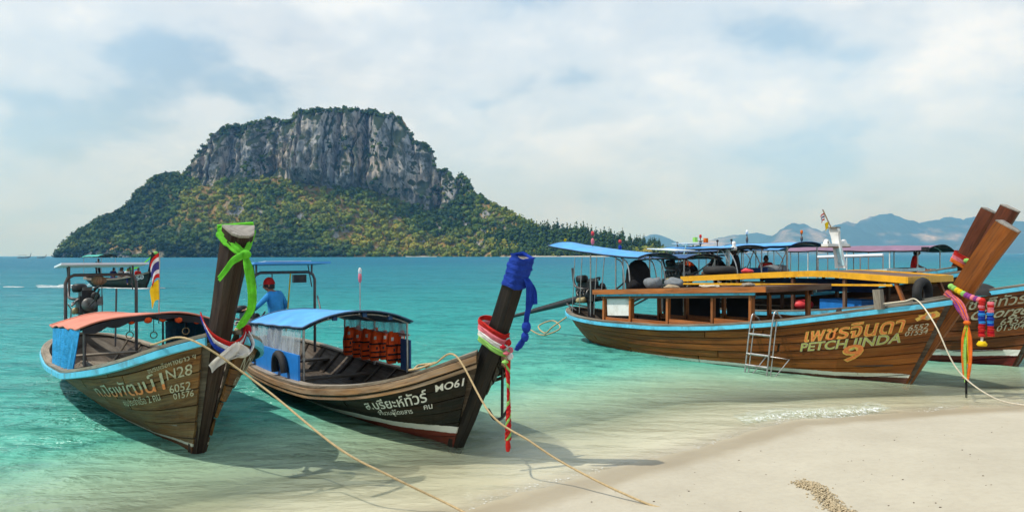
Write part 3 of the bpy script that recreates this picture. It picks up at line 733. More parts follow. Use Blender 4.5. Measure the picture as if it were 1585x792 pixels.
cloth('jacket_orange', (.82, .10, .02), .7, .18, .12); cloth('cloth_black', (.014, .014, .016), .85, .3, .05); cloth('cloth_shirt', (.05, .33, .75), .8, .15, .1)
cloth('cloth_cream', (.70, .68, .66), .8, .12, .3)
m = NT('clear_plastic'); v = m.coord('Object', (1, 1, .25)); tr = m.n('ShaderNodeBsdfTransparent'); tr.inputs[0].default_value = (.86, .90, .93, 1)
g = m.bsdf((.55, .62, .68), .25, 0, m.bump(m.noise(v, 14, 4), .5, .03), .5); x = m.n('ShaderNodeMixShader')
m.link(m.ramp(m.noise(v, 9, 5, .6), [(.35, .18), (.7, .6)]), x.inputs[0]); m.link(tr.outputs[0], x.inputs[1]); m.link(g, x.inputs[2]); m.done(x.outputs[0])

# ------------------------------------------------------------------ boat builder
def local_uv(P, along=0):
    """metres along the two directions of a grid of points"""
    P = np.asarray(P); a = np.concatenate([[0], np.cumsum(np.linalg.norm(np.diff(P[:, P.shape[1]//2], axis=0), axis=-1))])
    b = np.concatenate([np.zeros((P.shape[0], 1)), np.cumsum(np.linalg.norm(np.diff(P, axis=1), axis=-1), 1)], 1)
    return np.stack([np.repeat(a[:, None], P.shape[1], 1), b], -1)
def plank_piece(h, side, t0, t1, q0, q1, mat, parent, paint, lap, name='plank'):
    nt = max(4, int((t1-t0)*46)); t = np.linspace(t0, t1, nt); gap = .013
    q = [q0, q0, (q0+q1)/2, q1, q1]; off = [-.02, lap, lap*.75, .004, -.02]
    dq = [gap*.5/.9]*2+[0]+[-gap*.5/.9]*2
    rows_ = [h.xyz(t, np.full(nt, q[k]+dq[k]), side, off[k]) for k in range(5)]
    P = np.stack(rows_, 1)
    ends0 = P[0]-0; b = MB()
    inner0 = h.xyz(np.full(5, t0), np.array(q)+np.array(dq), side, -.02); inner1 = h.xyz(np.full(5, t1), np.array(q)+np.array(dq), side, -.02)
    P = np.concatenate([inner0[None], P, inner1[None]], 0)
    uv = local_uv(P); uv[..., 0] += t0*h.len; uv[..., 1] += q0*1.3
    b.grid(P, uv, smooth=False, flip=(side < 0))
    z = P.reshape(-1, 3)[:, 2]; u = P.reshape(-1, 3)[:, 0]
    wl = z-np.interp(u, paint[0], paint[1])
    return b.build(name, mat, parent, {'wl': wl, 'zz': z})
def sweep(h, side_path, prof):
    """profile (out, up) swept round the rail from the bow down one side, round the stern, up the other"""
    ts = np.concatenate([np.linspace(.995, 0, 70), np.linspace(0, .995, 70)[1:]]); sd = np.array([-1]*70+[1]*69)
    u, bb, zr = h.rail(ts); p = np.stack([u, -bb*sd, zr], -1)
    T = np.gradient(p, axis=0); T[:, 2] = 0; T /= np.linalg.norm(T, axis=1, keepdims=True)
    out = np.stack([T[:, 1], -T[:, 0], 0*T[:, 0]], -1)
    c = p.mean(0); s = np.sign(np.sum(out*(p-c), 1).sum()); out = out*s
    return [[p[i]+out[i]*a+np.array([0, 0, 1.])*b_ for a, b_ in prof] for i in range(len(p))]
def rail_mesh(h, prof, flip=True):
    rg = sweep(h, None, prof); b = MB(); P = np.array(rg); n = len(prof)
    d = np.r_[0, np.cumsum(np.linalg.norm(np.diff(P[:, 0], axis=0), axis=1))]
    w = np.r_[0, np.cumsum([math.hypot(prof[k][0]-prof[k-1][0], prof[k][1]-prof[k-1][1]) for k in range(1, n)])]
    uv = np.stack([np.repeat(d[:, None], n, 1), np.repeat(w[None], len(P), 0)], -1)
    b.grid(P, uv, smooth=False, wrap=True); b.add(P[0], [tuple(range(n))]); b.add(P[-1], [tuple(reversed(range(n)))])
    return b
def boat(name, label, foot, d, h, mats, paint, strakes=7, pieces=3, stem_w=None, floor=.22, group=None, seed=1, ribs=True, benches=(), top_shift=0, planks=True):
    rr = random.Random(seed); root = empty(name, (foot[0], foot[1], 0), math.atan2(d[1], d[0])); tag(root, label, 'boat', group)
    # inner skin
    T = np.linspace(0, 1, 64); Q = np.linspace(0, 1, 10); b = MB()
    for sd in (1, -1):
        P = h.xyz(*np.meshgrid(T, Q, indexing='ij'), sd, -.028); b.grid(P, local_uv(P), True, flip=(sd > 0))
    hull = b.build('hull', mats['inner'], root)
    if planks:
        for sd in (1, -1):
            for k in range(strakes):
                q0, q1 = (k/strakes)**.9, ((k+1)/strakes)**.9
                cuts = [0.004]+sorted(rr.uniform(.18, .86) for _ in range(pieces-1))+[.990]
                for a, c in zip(cuts[:-1], cuts[1:]):
                    if c-a < .05: continue
                    plank_piece(h, sd, a+.0012, c-.0012, q0, q1, mats['hull'], hull, paint, rr.uniform(.010, .020))
    else:
        for sd in (1, -1): plank_piece(h, sd, .004, .998, 0, 1, mats['hull'], hull, paint, .01, 'side')
    rail_mesh(h, [(.012, -.105), (.055, -.095), (.058, -.02), (.012, -.012)]).build('rub_rail', mats['rail'], root)
    rail_mesh(h, [(-.10, .0), (.035, -.008), (.04, .03), (-.095, .035)]).build('gunwale', mats['cap'], root)
    # floor boards
    fl = b2 = empty('floor', parent=root)
    us = h.us+.7; ue = -.2; nb = 7
    hw = lambda u: max(.03, float(np.interp(u, h.ur, h.b))*.90-.05)
    for k in range(nb):
        b = MB(); P = []
        for u in np.linspace(us, ue, 22):
            zz = floor+.25*max(0, u+1.5)*.4; w = max(.03, min(h.half(u, zz), h.half(u-.25, zz), h.half(u+.25, zz))-.07)
            y0 = -w+2*w*k/nb+.006; y1 = -w+2*w*(k+1)/nb-.006; P.append([(u, y0, zz-.02), (u, y0, zz), (u, y1, zz), (u, y1, zz-.02)])
        P = np.array(P); b.grid(P, local_uv(P), False, flip=True); b.build('plank', mats['deck'], fl)
    # fore deck
    fd = empty('fore_deck', parent=root)
    nb = 5
    for k in range(nb):
        b = MB(); P = []
        for u in np.linspace(-.75, h.ub-.08, 9):
            w = max(.02, float(np.interp(u, h.ur, h.b))-.06); zz = float(np.interp(u, h.ur, h.zr))-.07
            y0 = -w+2*w*k/nb+.004; y1 = -w+2*w*(k+1)/nb-.004; P.append([(u, y0, zz-.02), (u, y0, zz), (u, y1, zz), (u, y1, zz-.02)])
        P = np.array(P); b.grid(P, local_uv(P), False, flip=True); b.build('plank', mats['deck'], fd)
    if ribs:
        for t in np.linspace(.12, .88, 13):
            for sd in (1, -1):
                q = np.linspace(.35, .98, 6); p = h.xyz(np.full(6, t), q, sd, -.05); b = MB(); b.tube(p, .022, 4, smooth=False); b.build('rib', mats['deck'], root)
    for u in benches:
        z = float(np.interp(u, h.ur, h.zr))-.16; w = max(.05, h.half(u, z)-.05)
        MB().box((u, 0, z), (.24, 2*w, .035)).build('thwart', mats['deck'], root)
    # stem
    st = h.stem; n = len(st); b = MB(); rings = []
    Tn = np.gradient(st, axis=0); Tn /= np.linalg.norm(Tn, axis=1, keepdims=True)
    fine = np.linspace(0, n-1, 26); S = np.stack([np.interp(fine, range(n), st[:, k]) for k in (0, 1)], -1)
    for _ in range(4): S[1:-1] = S[1:-1]*.5+(S[:-2]+S[2:])*.25
    Tn = np.gradient(S, axis=0); Tn /= np.linalg.norm(Tn, axis=1, keepdims=True)
    zs, fw, bw, dp = [np.array(x, float) for x in zip(*stem_w)]
    for k in range(26):
        z = S[k, 1]; f, w, dd = np.interp(z, zs, fw), np.interp(z, zs, bw), np.interp(z, zs, dp)
        nb_ = np.array([-Tn[k, 1], Tn[k, 0]])*dd; fr_ = S[k]; bk = S[k]+nb_; c1 = .25
        if k == 25: bk = bk+Tn[k]*top_shift
        mid = fr_*(1-c1)+bk*c1; wm = f+(w-f)*.55
        ring = [(fr_[0], -f, fr_[1]), (mid[0], -wm, mid[1]), (bk[0], -w, bk[1]), (bk[0], w, bk[1]), (mid[0], wm, mid[1]), (fr_[0], f, fr_[1])]
        rings.append(ring)
    b.loft(rings); b.build('stem_post', mats['stem'], root)
    tr_ = np.array(rings[-1]); c = tr_.mean(0); tdir = np.array([Tn[25, 0], 0, Tn[25, 1]])
    b = MB(); b.loft([c+(tr_-c)*.985+tdir*.0, c+(tr_-c)*1.03+tdir*.004, c+(tr_-c)*1.02+tdir*.022, c+(tr_-c)*.97+tdir*.03]); b.build('stem_cap', 'end_grain', root)
    return root
def lettering(h, root, text, t0, t1, q0, mat, side=1, q1=None, bold=.0, yscale=1.0, off=.026, name='lettering', shear=0.0, two=None):
    cu = bpy.data.curves.new('txt', 'FONT'); cu.body = text; cu.size = 1.0; cu.offset = bold; cu.resolution_u = 3; cu.shear = shear
    ob = bpy.data.objects.new('txt', cu); COL.objects.link(ob)
    dg = bpy.context.evaluated_depsgraph_get(); me = bpy.data.meshes.new_from_object(ob.evaluated_get(dg))
    co = np.array([v.co[:] for v in me.vertices]) if len(me.vertices) else np.zeros((1, 3)); fs = [tuple(p.vertices) for p in me.polygons]
    bpy.data.objects.remove(ob); bpy.data.curves.remove(cu); bpy.data.meshes.remove(me)
    if not fs: return None
    mi = [0]*len(fs)
    if two:
        bm = bmesh.new(); vs = [bm.verts.new(c) for c in co]
        for f in fs:
            try: bm.faces.new([vs[i] for i in f])
            except ValueError: pass
        bmesh.ops.bisect_plane(bm, geom=bm.verts[:]+bm.edges[:]+bm.faces[:], plane_co=(0, two[1], 0), plane_no=(0, 1, 0))
        bm.verts.index_update(); co = np.array([v.co[:] for v in bm.verts]); fs = [tuple(v.index for v in f.verts) for f in bm.faces]
        mi = [1 if f.calc_center_median().y < two[1] else 0 for f in bm.faces]; bm.free()
    x0, x1 = co[:, 0].min(), co[:, 0].max(); W = max(1e-3, x1-x0)
    q1 = q0 if q1 is None else q1
    a = h.xyz(np.linspace(t0, t1, 30), np.linspace(q0, q1, 30), side); L = np.linalg.norm(np.diff(a, axis=0), axis=1).sum()
    fx = (co[:, 0]-x0)/W; fx = fx if side > 0 else 1-fx
    t = t0+(t1-t0)*fx; qb = q0+(q1-q0)*fx
    tm = np.full(20, (t0+t1)/2); cs_ = h.xyz(tm, np.linspace(.4, 1, 20), side); Ls = np.linalg.norm(np.diff(cs_, axis=0), axis=1).sum()/.6
    q = qb+co[:, 1]*(L/W)*yscale/Ls
    p = h.xyz(t, np.clip(q, 0.02, 1.2), side, off)
    b = MB(); b.add(p, fs, None, False); b.mi = mi; return b.build(name, [mat, two[0]] if two else mat, root)

def canopy(root, u0, u1, half, za, zf, camber, mat, lining, posts, post_mat='steel_dark', base=None, sag=.02, name='canopy', over=.06, seed=0, droop=0.0):
    """cambered awning from u0 (aft) to u1, on posts that stand on the gunwale"""
    nu, nv = 15, 17; P = []; L = []
    for i in range(nu):
        t = i/(nu-1); u = u0+(u1-u0)*t; row = []; lo = []
        for j in range(nv):
            y = (j/(nv-1)*2-1); z = za+(zf-za)*t+camber*(1-abs(y)**2.2)+sag*math.sin(t*math.pi*3+seed)*math.cos(y*5+seed)*.6-sag*math.sin(t*math.pi*4)**2+droop*(2*t-1)**2
            row.append((u, y*half, z)); lo.append((u, y*(half-.01), z-.035))
        P.append(row); L.append(lo)
    c = MB().grid(P, local_uv(P), True)
    e = [(0, 0)]
    top = c.build(name, mat, root)
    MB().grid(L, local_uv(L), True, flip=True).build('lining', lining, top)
    # hem round the edge
    path = [P[i][0] for i in range(nu)]+[P[-1][j] for j in range(1, nv)]+[P[i][-1] for i in range(nu-2, -1, -1)]+[P[0][j] for j in range(nv-2, -1, -1)]
    MB().tube(path, .017, 5).build('hem', lining if mat != 'tarp_red' else 'tarp_red', top)
    def zt(u, y): t = (u-u0)/(u1-u0); return za+(zf-za)*t+camber*(1-abs(y/half)**2.2)+droop*(2*t-1)**2-.05
    for u in sorted(set(p[0] for p in posts)):
        MB().tube([(u, y, zt(u, y)) for y in np.linspace(-half*.97, half*.97, 11)], .018, 6).build('hoop', post_mat, top)
    for u, v in posts:
        zb = base(u) if callable(base) else base
        MB().tube([(u, -v, zb), (u, -v, zt(u, v))], .02, 6).build('post', post_mat, top)
    for y in (-half*.55, 0, half*.55):
        MB().tube([(u, y, zt(u, y)+.01) for u in np.linspace(u0+.03, u1-.03, 7)], .014, 6).build('batten', post_mat, top)
    return top
def curtain(root, pts_top, pts_bot, mat, name='curtain', waves=7, amp=.03, ny=10, nx=40):
    """hanging cloth between a top edge and a bottom edge"""
    a0, a1 = V(*pts_top[0]), V(*pts_top[1]); b0, b1 = V(*pts_bot[0]), V(*pts_bot[1])
    nrm = unit(np.cross(a1-a0, V(0, 0, 1))); F1 = []; F2 = []
    for i in range(nx):
        s = i/(nx-1); r1 = []; r2 = []
        for j in range(ny):
            t = j/(ny-1); p = (a0+(a1-a0)*s)*(1-t)+(b0+(b1-b0)*s)*t
            o = amp*(.3+t)*(math.sin(s*waves*6.28+t*.8)+.5*math.sin(s*waves*15+1+t*2)); r1.append(p+nrm*o); r2.append(p+nrm*(o-.008))
        F1.append(r1); F2.append(r2)
    b = MB(); b.grid(F1); b.grid(F2, flip=True)
    A = np.array(F1); C = np.array(F2)
    for g1, g2 in ((A[0], C[0]), (A[-1], C[-1]), (A[:, 0], C[:, 0]), (A[:, -1], C[:, -1])): b.grid(np.stack([g1, g2], 1))
    return b.build(name, mat, root)
def arch(root, u, half, zb, zt, mat='steel', panel=None, panel_size=(1.1, 1.7), panel_mat='tarp_sky', rake=.0):
    P = [(u, -half, zb), (u, -half, zt-.15), (u+rake, -half+.04, zt-.05), (u+rake, -half+.14, zt), (u+rake, half-.14, zt), (u+rake, half-.04, zt-.05), (u, half, zt-.15), (u, half, zb)]
    a = MB().tube(P, .030, 8).build('engine_arch', mat, root)
    if panel:
        x0, x1, z0, z1 = panel
        L, Wd = panel_size
        MB().hexa([(x0, -Wd/2, z0), (x1, -Wd/2, z1), (x1, Wd/2, z1), (x0, Wd/2, z0), (x0, -Wd/2, z0+.035), (x1, -Wd/2, z1+.035), (x1, Wd/2, z1+.035), (x0, Wd/2, z0+.035)]).build('roof_panel', panel_mat, a)
        for y in (-half*.9, half*.9):
            MB().tube([(u, y, zt-.02), (u, y, (z0+z1)/2)], .02, 6).build('bracket', mat, a)
            MB().tube([(u, y, zt-.30), ((x0+u)/2, y, z0+.01)], .012, 6).build('strut', mat, a)
    return a
def engine(root, u, v, z, k=1.0, tail=None, tone='engine_black', yaw=0.0):
    """car engine on a swivel with its pulleys, exhaust and long propeller shaft"""
    e = MB().box((0, 0, 0), (.52*k, .30*k, .30*k)).box((-.02*k, 0, .20*k), (.44*k, .20*k, .12*k)).build('engine', tone, root)
    e.location = (u, -v, z); e.rotation_euler = (0, R(-8), yaw)
    MB().box((.02*k, 0, .29*k), (.38*k, .15*k, .06*k)).build('valve_cover', 'engine_grey', e)
    MB().lathe([(.0, .27*k), (.12*k, .27*k), (.13*k, .30*k), (.12*k, .33*k), (.03*k, .335*k)], (0, 0, -.02*k), 16, 'X').build('flywheel', 'engine_grey', e)
    MB().lathe([(.0, .27*k), (.07*k, .27*k), (.08*k, .29*k), (.07*k, .315*k), (.0, .32*k)], (0, .11*k, .14*k), 14, 'X').build('pulley', 'engine_black', e)
    MB().lathe([(.0, -.10*k), (.11*k, -.10*k), (.13*k, -.06*k), (.13*k, .02*k), (.10*k, .05*k), (0, .05*k)], (-.08*k, -.10*k, .36*k), 14).build('air_filter', 'engine_black', e)
    MB().tube(bez([(.15*k, -.16*k, .10*k), (.10*k, -.26*k, .12*k), (-.08*k, -.28*k, .18*k), (-.16*k, -.26*k, .36*k), (-.16*k, -.26*k, .58*k)], 16), .026*k, 8).build('exhaust_pipe', 'steel_dark', e)
    for q in range(4): MB().tube([((-.16+.11*q)*k, -.15*k, .10*k), ((-.16+.11*q)*k, -.21*k, .06*k), ((-.10+.09*q)*k, -.23*k, .0)], .018*k, 6).build('manifold', 'engine_grey', e)
    MB().lathe([(0, -.12*k), (.055*k, -.12*k), (.06*k, -.1*k), (.06*k, .10*k), (.04*k, .12*k), (0, .12*k)], (-.05*k, -.19*k, -.10*k), 12, 'X').build('starter', 'engine_tan', e)
    MB().box((.20*k, .19*k, .05*k), (.14*k, .10*k, .16*k)).build('carburettor', 'engine_grey', e)
    MB().tube(bez([(.22*k, .1*k, .28*k), (.12*k, .2*k, .34*k), (-.1*k, .17*k, .30*k), (-.25*k, .12*k, .18*k)], 14), .02*k, 6).build('hose', 'rubber', e)
    MB().tube([(.28*k, 0, -.05*k), (.75*k, .03, .02*k), (1.1*k, .05, .18*k)], .018*k, 6).build('tiller', 'steel_dark', e)
    MB().beam((0, 0, -.14*k), (0, 0, -.5*k), .10*k, .10*k, (1, 0, 0)).build('swivel', 'steel_dark', e)
    if tail:
        (u2, v2, z2) = tail
        s = MB().tube([(u-.2*k, -v, z-.06*k), (u-.9*k, -v+(v-v2)*.2, z-.06*k+(z2-z)*.22), (u2, -v2, z2)], [.075*k, .06*k, .028*k], 8).build('tail_shaft', 'engine_black', root)
        a = V(u, -v, z-.02); b_ = V(u2, -v2, z2); dd = unit(b_-a)
        MB().beam(a+dd*.35+V(0, 0, .06), a+(b_-a)*.55+V(0, 0, .035), .035, .05).build('brace', 'steel_dark', s)
        MB().lathe([(0, -.06), (.04, -.05), (.045, .03), (0, .08)], b_, 8, 'X').build('propeller_hub', 'engine_grey', s)
    return e
def rope(name, pts, r, mat, label, cat='rope', n=40, parent=None, group=None):
    o = MB().tube(bez(pts, n), r, 7).build(name, mat, parent)
    if parent is None: tag(o, label, cat, group)
    return o
# ------------------------------------------------------------------ where the boats lie (bow's foot at the waterline, heading)
FOOT = {1: (-3.79, 9.01), 2: (-.65, 9.27), 3: (7.36, 13.70), 4: (10.74, 15.78), 6: (11.32, 19.50), 7: (12.30, 21.80), 8: (14.85, 25.90)}
HEAD = {1: (.615, -.788), 2: (.57, -.82), 3: (.58, -.815), 4: (.58, -.815), 6: (.58, -.815), 7: (.58, -.815), 8: (.58, -.815)}
def wpt(k, u, v, z):
    d = np.array(HEAD[k]); d = d/np.hypot(*d); n = np.array([d[1], -d[0]]); p = np.array(FOOT[k])+d*u+n*v
    return (float(p[0]), float(p[1]), z)
def ride(o, k):
    """stands in boat k's frame without being a part of it"""
    o.location = (FOOT[k][0], FOOT[k][1], 0); o.rotation_euler = (0, 0, math.atan2(HEAD[k][1], HEAD[k][0])); return o
def rz_of(k): return math.atan2(HEAD[k][1], HEAD[k][0])
def shifted(h, dz, k=1.0):
    g = Hull([(a, b, c) for a, b, c in zip(h.ur[::-1][::8], h.b[::-1][::8], h.zr[::-1][::8]*k+dz)]+[(h.ur[0], 0, h.zr[0]*k+dz)], [(u, z if z <= 0 else z*(k+dz/1.5)) for u, z in h.stem], list(zip(h.pt, h.pv)), draft=h.draft)
    return g

# ------------------------------------------------------------------ boat 1: weathered brown boat under the red awning
PA1 = ([-9, -6, -3, -1.2, -.3, .3], [.0, .015, .025, .045, .08, .12])
b1 = boat('longtail_boat', 'weathered brown longtail boat with red awning and N28 on its bow', FOOT[1], HEAD[1], HULL1,
          dict(hull='hull_brown', inner='old_dark', rail='paint_cyan', cap='weathered', deck='weathered', stem='stem_dark'), PA1, 7, 4,
          [(-.2, .04, .09, .10), (0, .045, .105, .16), (1.3, .05, .125, .23), (1.7, .05, .125, .22), (2.6, .05, .17, .22)], seed=5, benches=(-1.6, -2.7, -4.3, -5.6, -7.2))
H = HULL1
lettering(H, b1, 'ชมรมเรือหางยาว ฯ', .905, .983, .835, 'letter_cream', q1=.855, bold=.004)
lettering(H, b1, 'ท.ปิยพัฒน์1', .688, .930, .630, 'letter_cream', q1=.665, bold=.006, yscale=.62, two=('letter_orange', .22))
lettering(H, b1, 'N28', .937, .979, .735, 'letter_cream', bold=.004)
lettering(H, b1, '6052', .937, .977, .615, 'letter_cream', bold=.006)
lettering(H, b1, '01576', .942, .983, .555, 'letter_cream', bold=.006)
lettering(H, b1, 'คนประจำเรือ 2 คน', .79, .912, .52, 'letter_cream', q1=.575, bold=.004)
lettering(H, b1, 'N28', .905, .965, .74, 'letter_cream', side=-1, bold=.01)
lettering(H, b1, 'ชมรมเรือหางยาว', .90, .975, .87, 'letter_cream', side=-1)
lettering(H, b1, '6052', .925, .965, .62, 'letter_cream', side=-1)
gz = lambda h: (lambda u: float(np.interp(u, h.ur, h.zr)))
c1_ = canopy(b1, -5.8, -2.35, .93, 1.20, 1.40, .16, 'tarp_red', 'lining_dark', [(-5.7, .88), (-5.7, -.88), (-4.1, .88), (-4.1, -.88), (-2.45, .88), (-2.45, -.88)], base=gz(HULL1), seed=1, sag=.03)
curtain(b1, [(-5.4, -.93, 1.17), (-2.5, -.93, 1.37)], [(-4.9, -.98, .60), (-3.0, -.96, .72)], 'curtain_blue', waves=6, amp=.022)
curtain(b1, [(-5.6, .90, 1.17), (-2.45, .90, 1.38)], [(-5.6, .93, .62), (-2.45, .96, .80)], 'curtain_teal', waves=5, amp=.02)
v_ = MB(); P = []
for i, y in enumerate(np.linspace(-.92, .92, 25)):
    z = 1.385+.155*(1-abs(y/.93)**2.2); P.append([(-2.33, y, z), (-2.33+.02*math.sin(i), y, z-.05-.05*abs(math.sin(i*.8))-.03*math.sin(i*.37))])
v_.grid(P).build('valance', 'lining_dark', c1_)
for y, s_ in ((-.30, .05), (-.08, .06), (.12, .05), (.34, .06), (.60, .05)):
    z = 1.385+.155*(1-abs(y/.93)**2.2)
    MB().ball((-2.36, y, z-.075), (s_*.6, s_, s_*.8), 8, 5).build('rolled_vest', 'jacket_orange', c1_)
for u, y, l in ((-3.0, -.2, .25), (-3.3, .2, .30), (-2.6, .5, .2)):
    MB().torus((u, y, 1.45-l), .05, .008, 'X', 12, 5).build('hanging_loop', 'rope_tan', c1_)
    MB().tube([(u, y, 1.50), (u, y, 1.50-l)], .006, 4).build('cord', 'rubber', c1_)
a1 = arch(b1, -6.6, .60, .55, 2.04, 'steel_dark', (-7.1, -6.1, 2.17, 2.24), (1.0, 1.45), 'tarp_white')
MB().ball((-6.6, -.05, 1.93), (.12, .14, .09), 9, 6).build('bundle', 'rail_brown', a1)
MB().tube([(-6.6, .0, 2.0), (-6.65, .02, 1.0)], .009, 5).build('cord', 'steel_dark', a1)
MB().tube([(-6.63, -.54, .6), (-6.66, -.5, 1.4), (-6.6, -.56, 1.5)], .013, 6).build('hand_rail', 'steel', a1)
engine(b1, -7.55, .12, 1.42, 1.05, tail=(-10.6, .1, -.1))
MB().tube([(-6.9, .28, .62), (-7.1, .34, 1.75)], .018, 6).build('pole', 'steel_dark', b1)
MB().beam((-2.0, -.55, .62), (-5.9, -.42, .50), .09, .035).build('side_seat', 'weathered', b1)
MB().beam((-2.0, .55, .66), (-5.9, .42, .52), .09, .035).build('side_seat', 'weathered', b1)
# things on it
f1 = empty('flag_pole'); ride(f1, 1); tag(f1, 'thin mast with striped tricolour flag above a yellow flag', 'flag')
MB().tube([(-4.85, .62, 1.2), (-4.78, .62, 2.46)], .011, 6).build('pole', 'steel', f1)
def flag(root, p, wdt, hgt, bands, dirn, droop, name='flag'):
    b = MB(); nx, ny = 12, len(bands)*2+1; P = []
    for i in range(nx):
        s = i/(nx-1); row = []
        for j in range(ny):
            t = j/(ny-1)
            row.append(V(*p)+V(*dirn)*s*wdt*(1-.25*s*t)+V(0, 0, -1)*(t*hgt*(1-.12*s)+droop*s*s)+V(-dirn[1], dirn[0], 0)*.035*math.sin(s*7+t*2)*s)
        P.append(row)
    b.grid(P)
    k = 0
    for i in range(nx-1):
        for j in range(ny-1): b.mi[k] = j//2; k += 1
    return b.build(name, ['cloth_'+c for c in bands], root)
fd = (-.62, -.3, 0)
flag(f1, (-4.79, .62, 2.45), .17, .44, ['red', 'white', 'navy', 'navy', 'white', 'red'], (.1, -.99, 0), .22)
flag(f1, (-4.81, .62, 1.98), .17, .36, ['yellow'], (.1, -.99, 0), .2)
# green ribbon on the stem
g_ = empty('green_ribbon'); ride(g_, 1); tag(g_, 'bright green ribbon knotted round the top of the tall dark stem', 'ribbon')
kn = (1.66, 0, 2.42)
MB().strip(bez([(1.38, -.185, 2.66), (1.48, -.14, 2.58), (1.59, -.075, 2.48), kn], 12), (0, .2, 1), [.13]*6+[.10]*4+[.08]*3, .006).build('band', 'cloth_green', g_)
MB().strip(bez([(1.38, .185, 2.70), (1.48, .14, 2.62), (1.59, .075, 2.52), kn], 12), (0, -.2, 1), [.09]*6+[.08]*4+[.07]*3, .006).build('band', 'cloth_green', g_)
MB().strip([(1.375, -.19, 2.66), (1.35, 0, 2.68), (1.375, .19, 2.70)], (0, 0, 1), .13, .01).build('band', 'cloth_green', g_)
MB().ball((1.68, 0, 2.41), (.045, .06, .05), 9, 6).build('knot', 'cloth_green', g_)
MB().strip(bez([kn, (1.78, -.10, 2.38), (1.86, -.22, 2.30), (1.92, -.34, 2.17)], 14), (.3, .1, 1), [.05, .06, .075, .085]+[.09]*9, .005).build('tail', 'cloth_green', g_)
MB().strip(bez([kn, (1.72, .02, 2.25), (1.66, .07, 2.05), (1.55, .10, 1.85), (1.42, .07, 1.70), (1.36, .02, 1.62)], 20), (.2, 1, .1), [.05, .06, .075, .085]+[.09]*14+[.08, .06, .05], .005).build('tail', 'cloth_green', g_)
# tricolour ribbon with a white cloth
t_ = empty('tricolour_ribbon'); ride(t_, 1); tag(t_, 'red, white and blue ribbon with knotted white cloth at foot of dark stem', 'ribbon')
for k, cn in enumerate(('red', 'white', 'blue')):
    o = (k-1)*.052
    MB().strip(bez([(.86, -.21-abs(o)*.2, 1.74-o*.4), (1.02, -.215, 1.62+(-o)*.3), (1.16, -.16, 1.48-o), (1.24, -.05, 1.40-o), (1.22, .02, 1.39-o)], 16), (.25, -.25, 1), .05, .007).build('band', 'cloth_'+cn, t_)
for k, cn in enumerate(('red', 'white', 'crimson')):
    o = (k-1)*.04
    MB().strip(bez([(1.22, .0, 1.39-o), (1.12, .14, 1.45-o), (1.0, .22, 1.53-o), (.92, .24, 1.56-o)], 12), (.2, .2, 1), .038, .007).build('band', 'cloth_'+cn, t_)
for k, cn in enumerate(('navy', 'white')):
    o = k*.035
    MB().strip(bez([(1.0, .25, 1.54), (1.10+o, .26, 1.42), (1.20+o, .18, 1.32), (1.26+o, .08, 1.31), (1.25, .0, 1.35)], 14), (.6, .3, .5), .04, .007).build('loop', 'cloth_'+cn, t_)
MB().ball((.97, .25, 1.56), (.05, .05, .06), 9, 6).build('knot', 'cloth_crimson', t_)
b = MB(); P = []
for i in range(18):                                                 # a knotted rag: narrow at the knot, spreading into folds, drawn out to a point on the left
    s = i/17; row = []
    for j in range(15):
        a = j/14; w = .025+.17*math.sin(min(1, s*1.25)*math.pi*.60)*(1 if s < .7 else 1-(s-.7)/.3*.85)
        fold = .030*math.sin(a*13+s*3)*min(1, s*2.5)
        row.append((1.30+fold-.03*s, (a-.5)*2*w-.20*s*s+.03, 1.46-.25*s-.10*s*(.5-a)*1.1-.012*math.sin(a*13)))
    P.append(row)
b.grid(P); P2 = [[(p[0]-.02, p[1], p[2]) for p in r] for r in P]; b.grid(P2, flip=True); b.build('white_cloth', 'cloth_cream', t_)
rope('mooring_rope', [wpt(1, .35, .62, 1.40), wpt(1, 1.18, .42, 1.52), (-2.66, 7.8, 1.05), (-1.71, 7.2, .55), (-1.15, 7.0, .32), (-.60, 6.9, .09), (-.2, 6.35, .09)], .011, 'rope_tan', 'tan mooring rope from the brown N28 boat down into the shallows', n=60)

# ------------------------------------------------------------------ boat 2: black boat under the blue awning
PA2 = ([-9, -4, -2.2, -.9, 0, .3], [-.1, -.04, .06, .12, .20, .22])
b2 = boat('longtail_boat', 'black longtail boat with blue awning and MO61 lettered at its bow', FOOT[2], HEAD[2], HULL2,
          dict(hull='hull_black', inner='old_dark', rail='rail_brown', cap='weathered', deck='old_dark', stem='stem_black'), PA2, 7, 3,
          [(-.2, .04, .09, .10), (0, .045, .105, .15), (1.1, .05, .115, .20), (1.5, .06, .095, .19), (2.35, .07, .09, .18)], seed=9, floor=.12, benches=(-1.5, -2.4, -3.4, -4.6, -6.4), top_shift=-.05)
H = HULL2
rail_mesh(H, [(.012, -.165), (.034, -.162), (.036, -.125), (.012, -.12)]).build('lower_rail', 'rail_brown', b2)
lettering(H, b2, 'ส.บุรียะห์ทัวร์', .772, .918, .600, 'letter_white', q1=.655, bold=.014, yscale=.95)
lettering(H, b2, 'MO61', .935, .983, .745, 'letter_white', q1=.725, bold=.02)
lettering(H, b2, 'จำนวนผู้โดยสาร', .797, .882, .50, 'letter_white', q1=.525, bold=.004)
lettering(H, b2, 'คน', .908, .926, .555, 'letter_white', bold=.004)
c2_ = canopy(b2, -6.0, -3.1, .93, 1.17, 1.30, .21, 'tarp_sky', 'lining_blue', [(-5.9, .88), (-5.9, -.88), (-4.5, -.88), (-3.2, .88), (-3.2, -.88)], 'steel', base=gz(HULL2), seed=3, sag=.012)
curtain(b2, [(-5.9, -.90, 1.15), (-3.25, -.90, 1.26)], [(-5.9, -.93, .78), (-3.25, -.93, .82)], 'clear_plastic', 'clear_curtain', 8, .02)
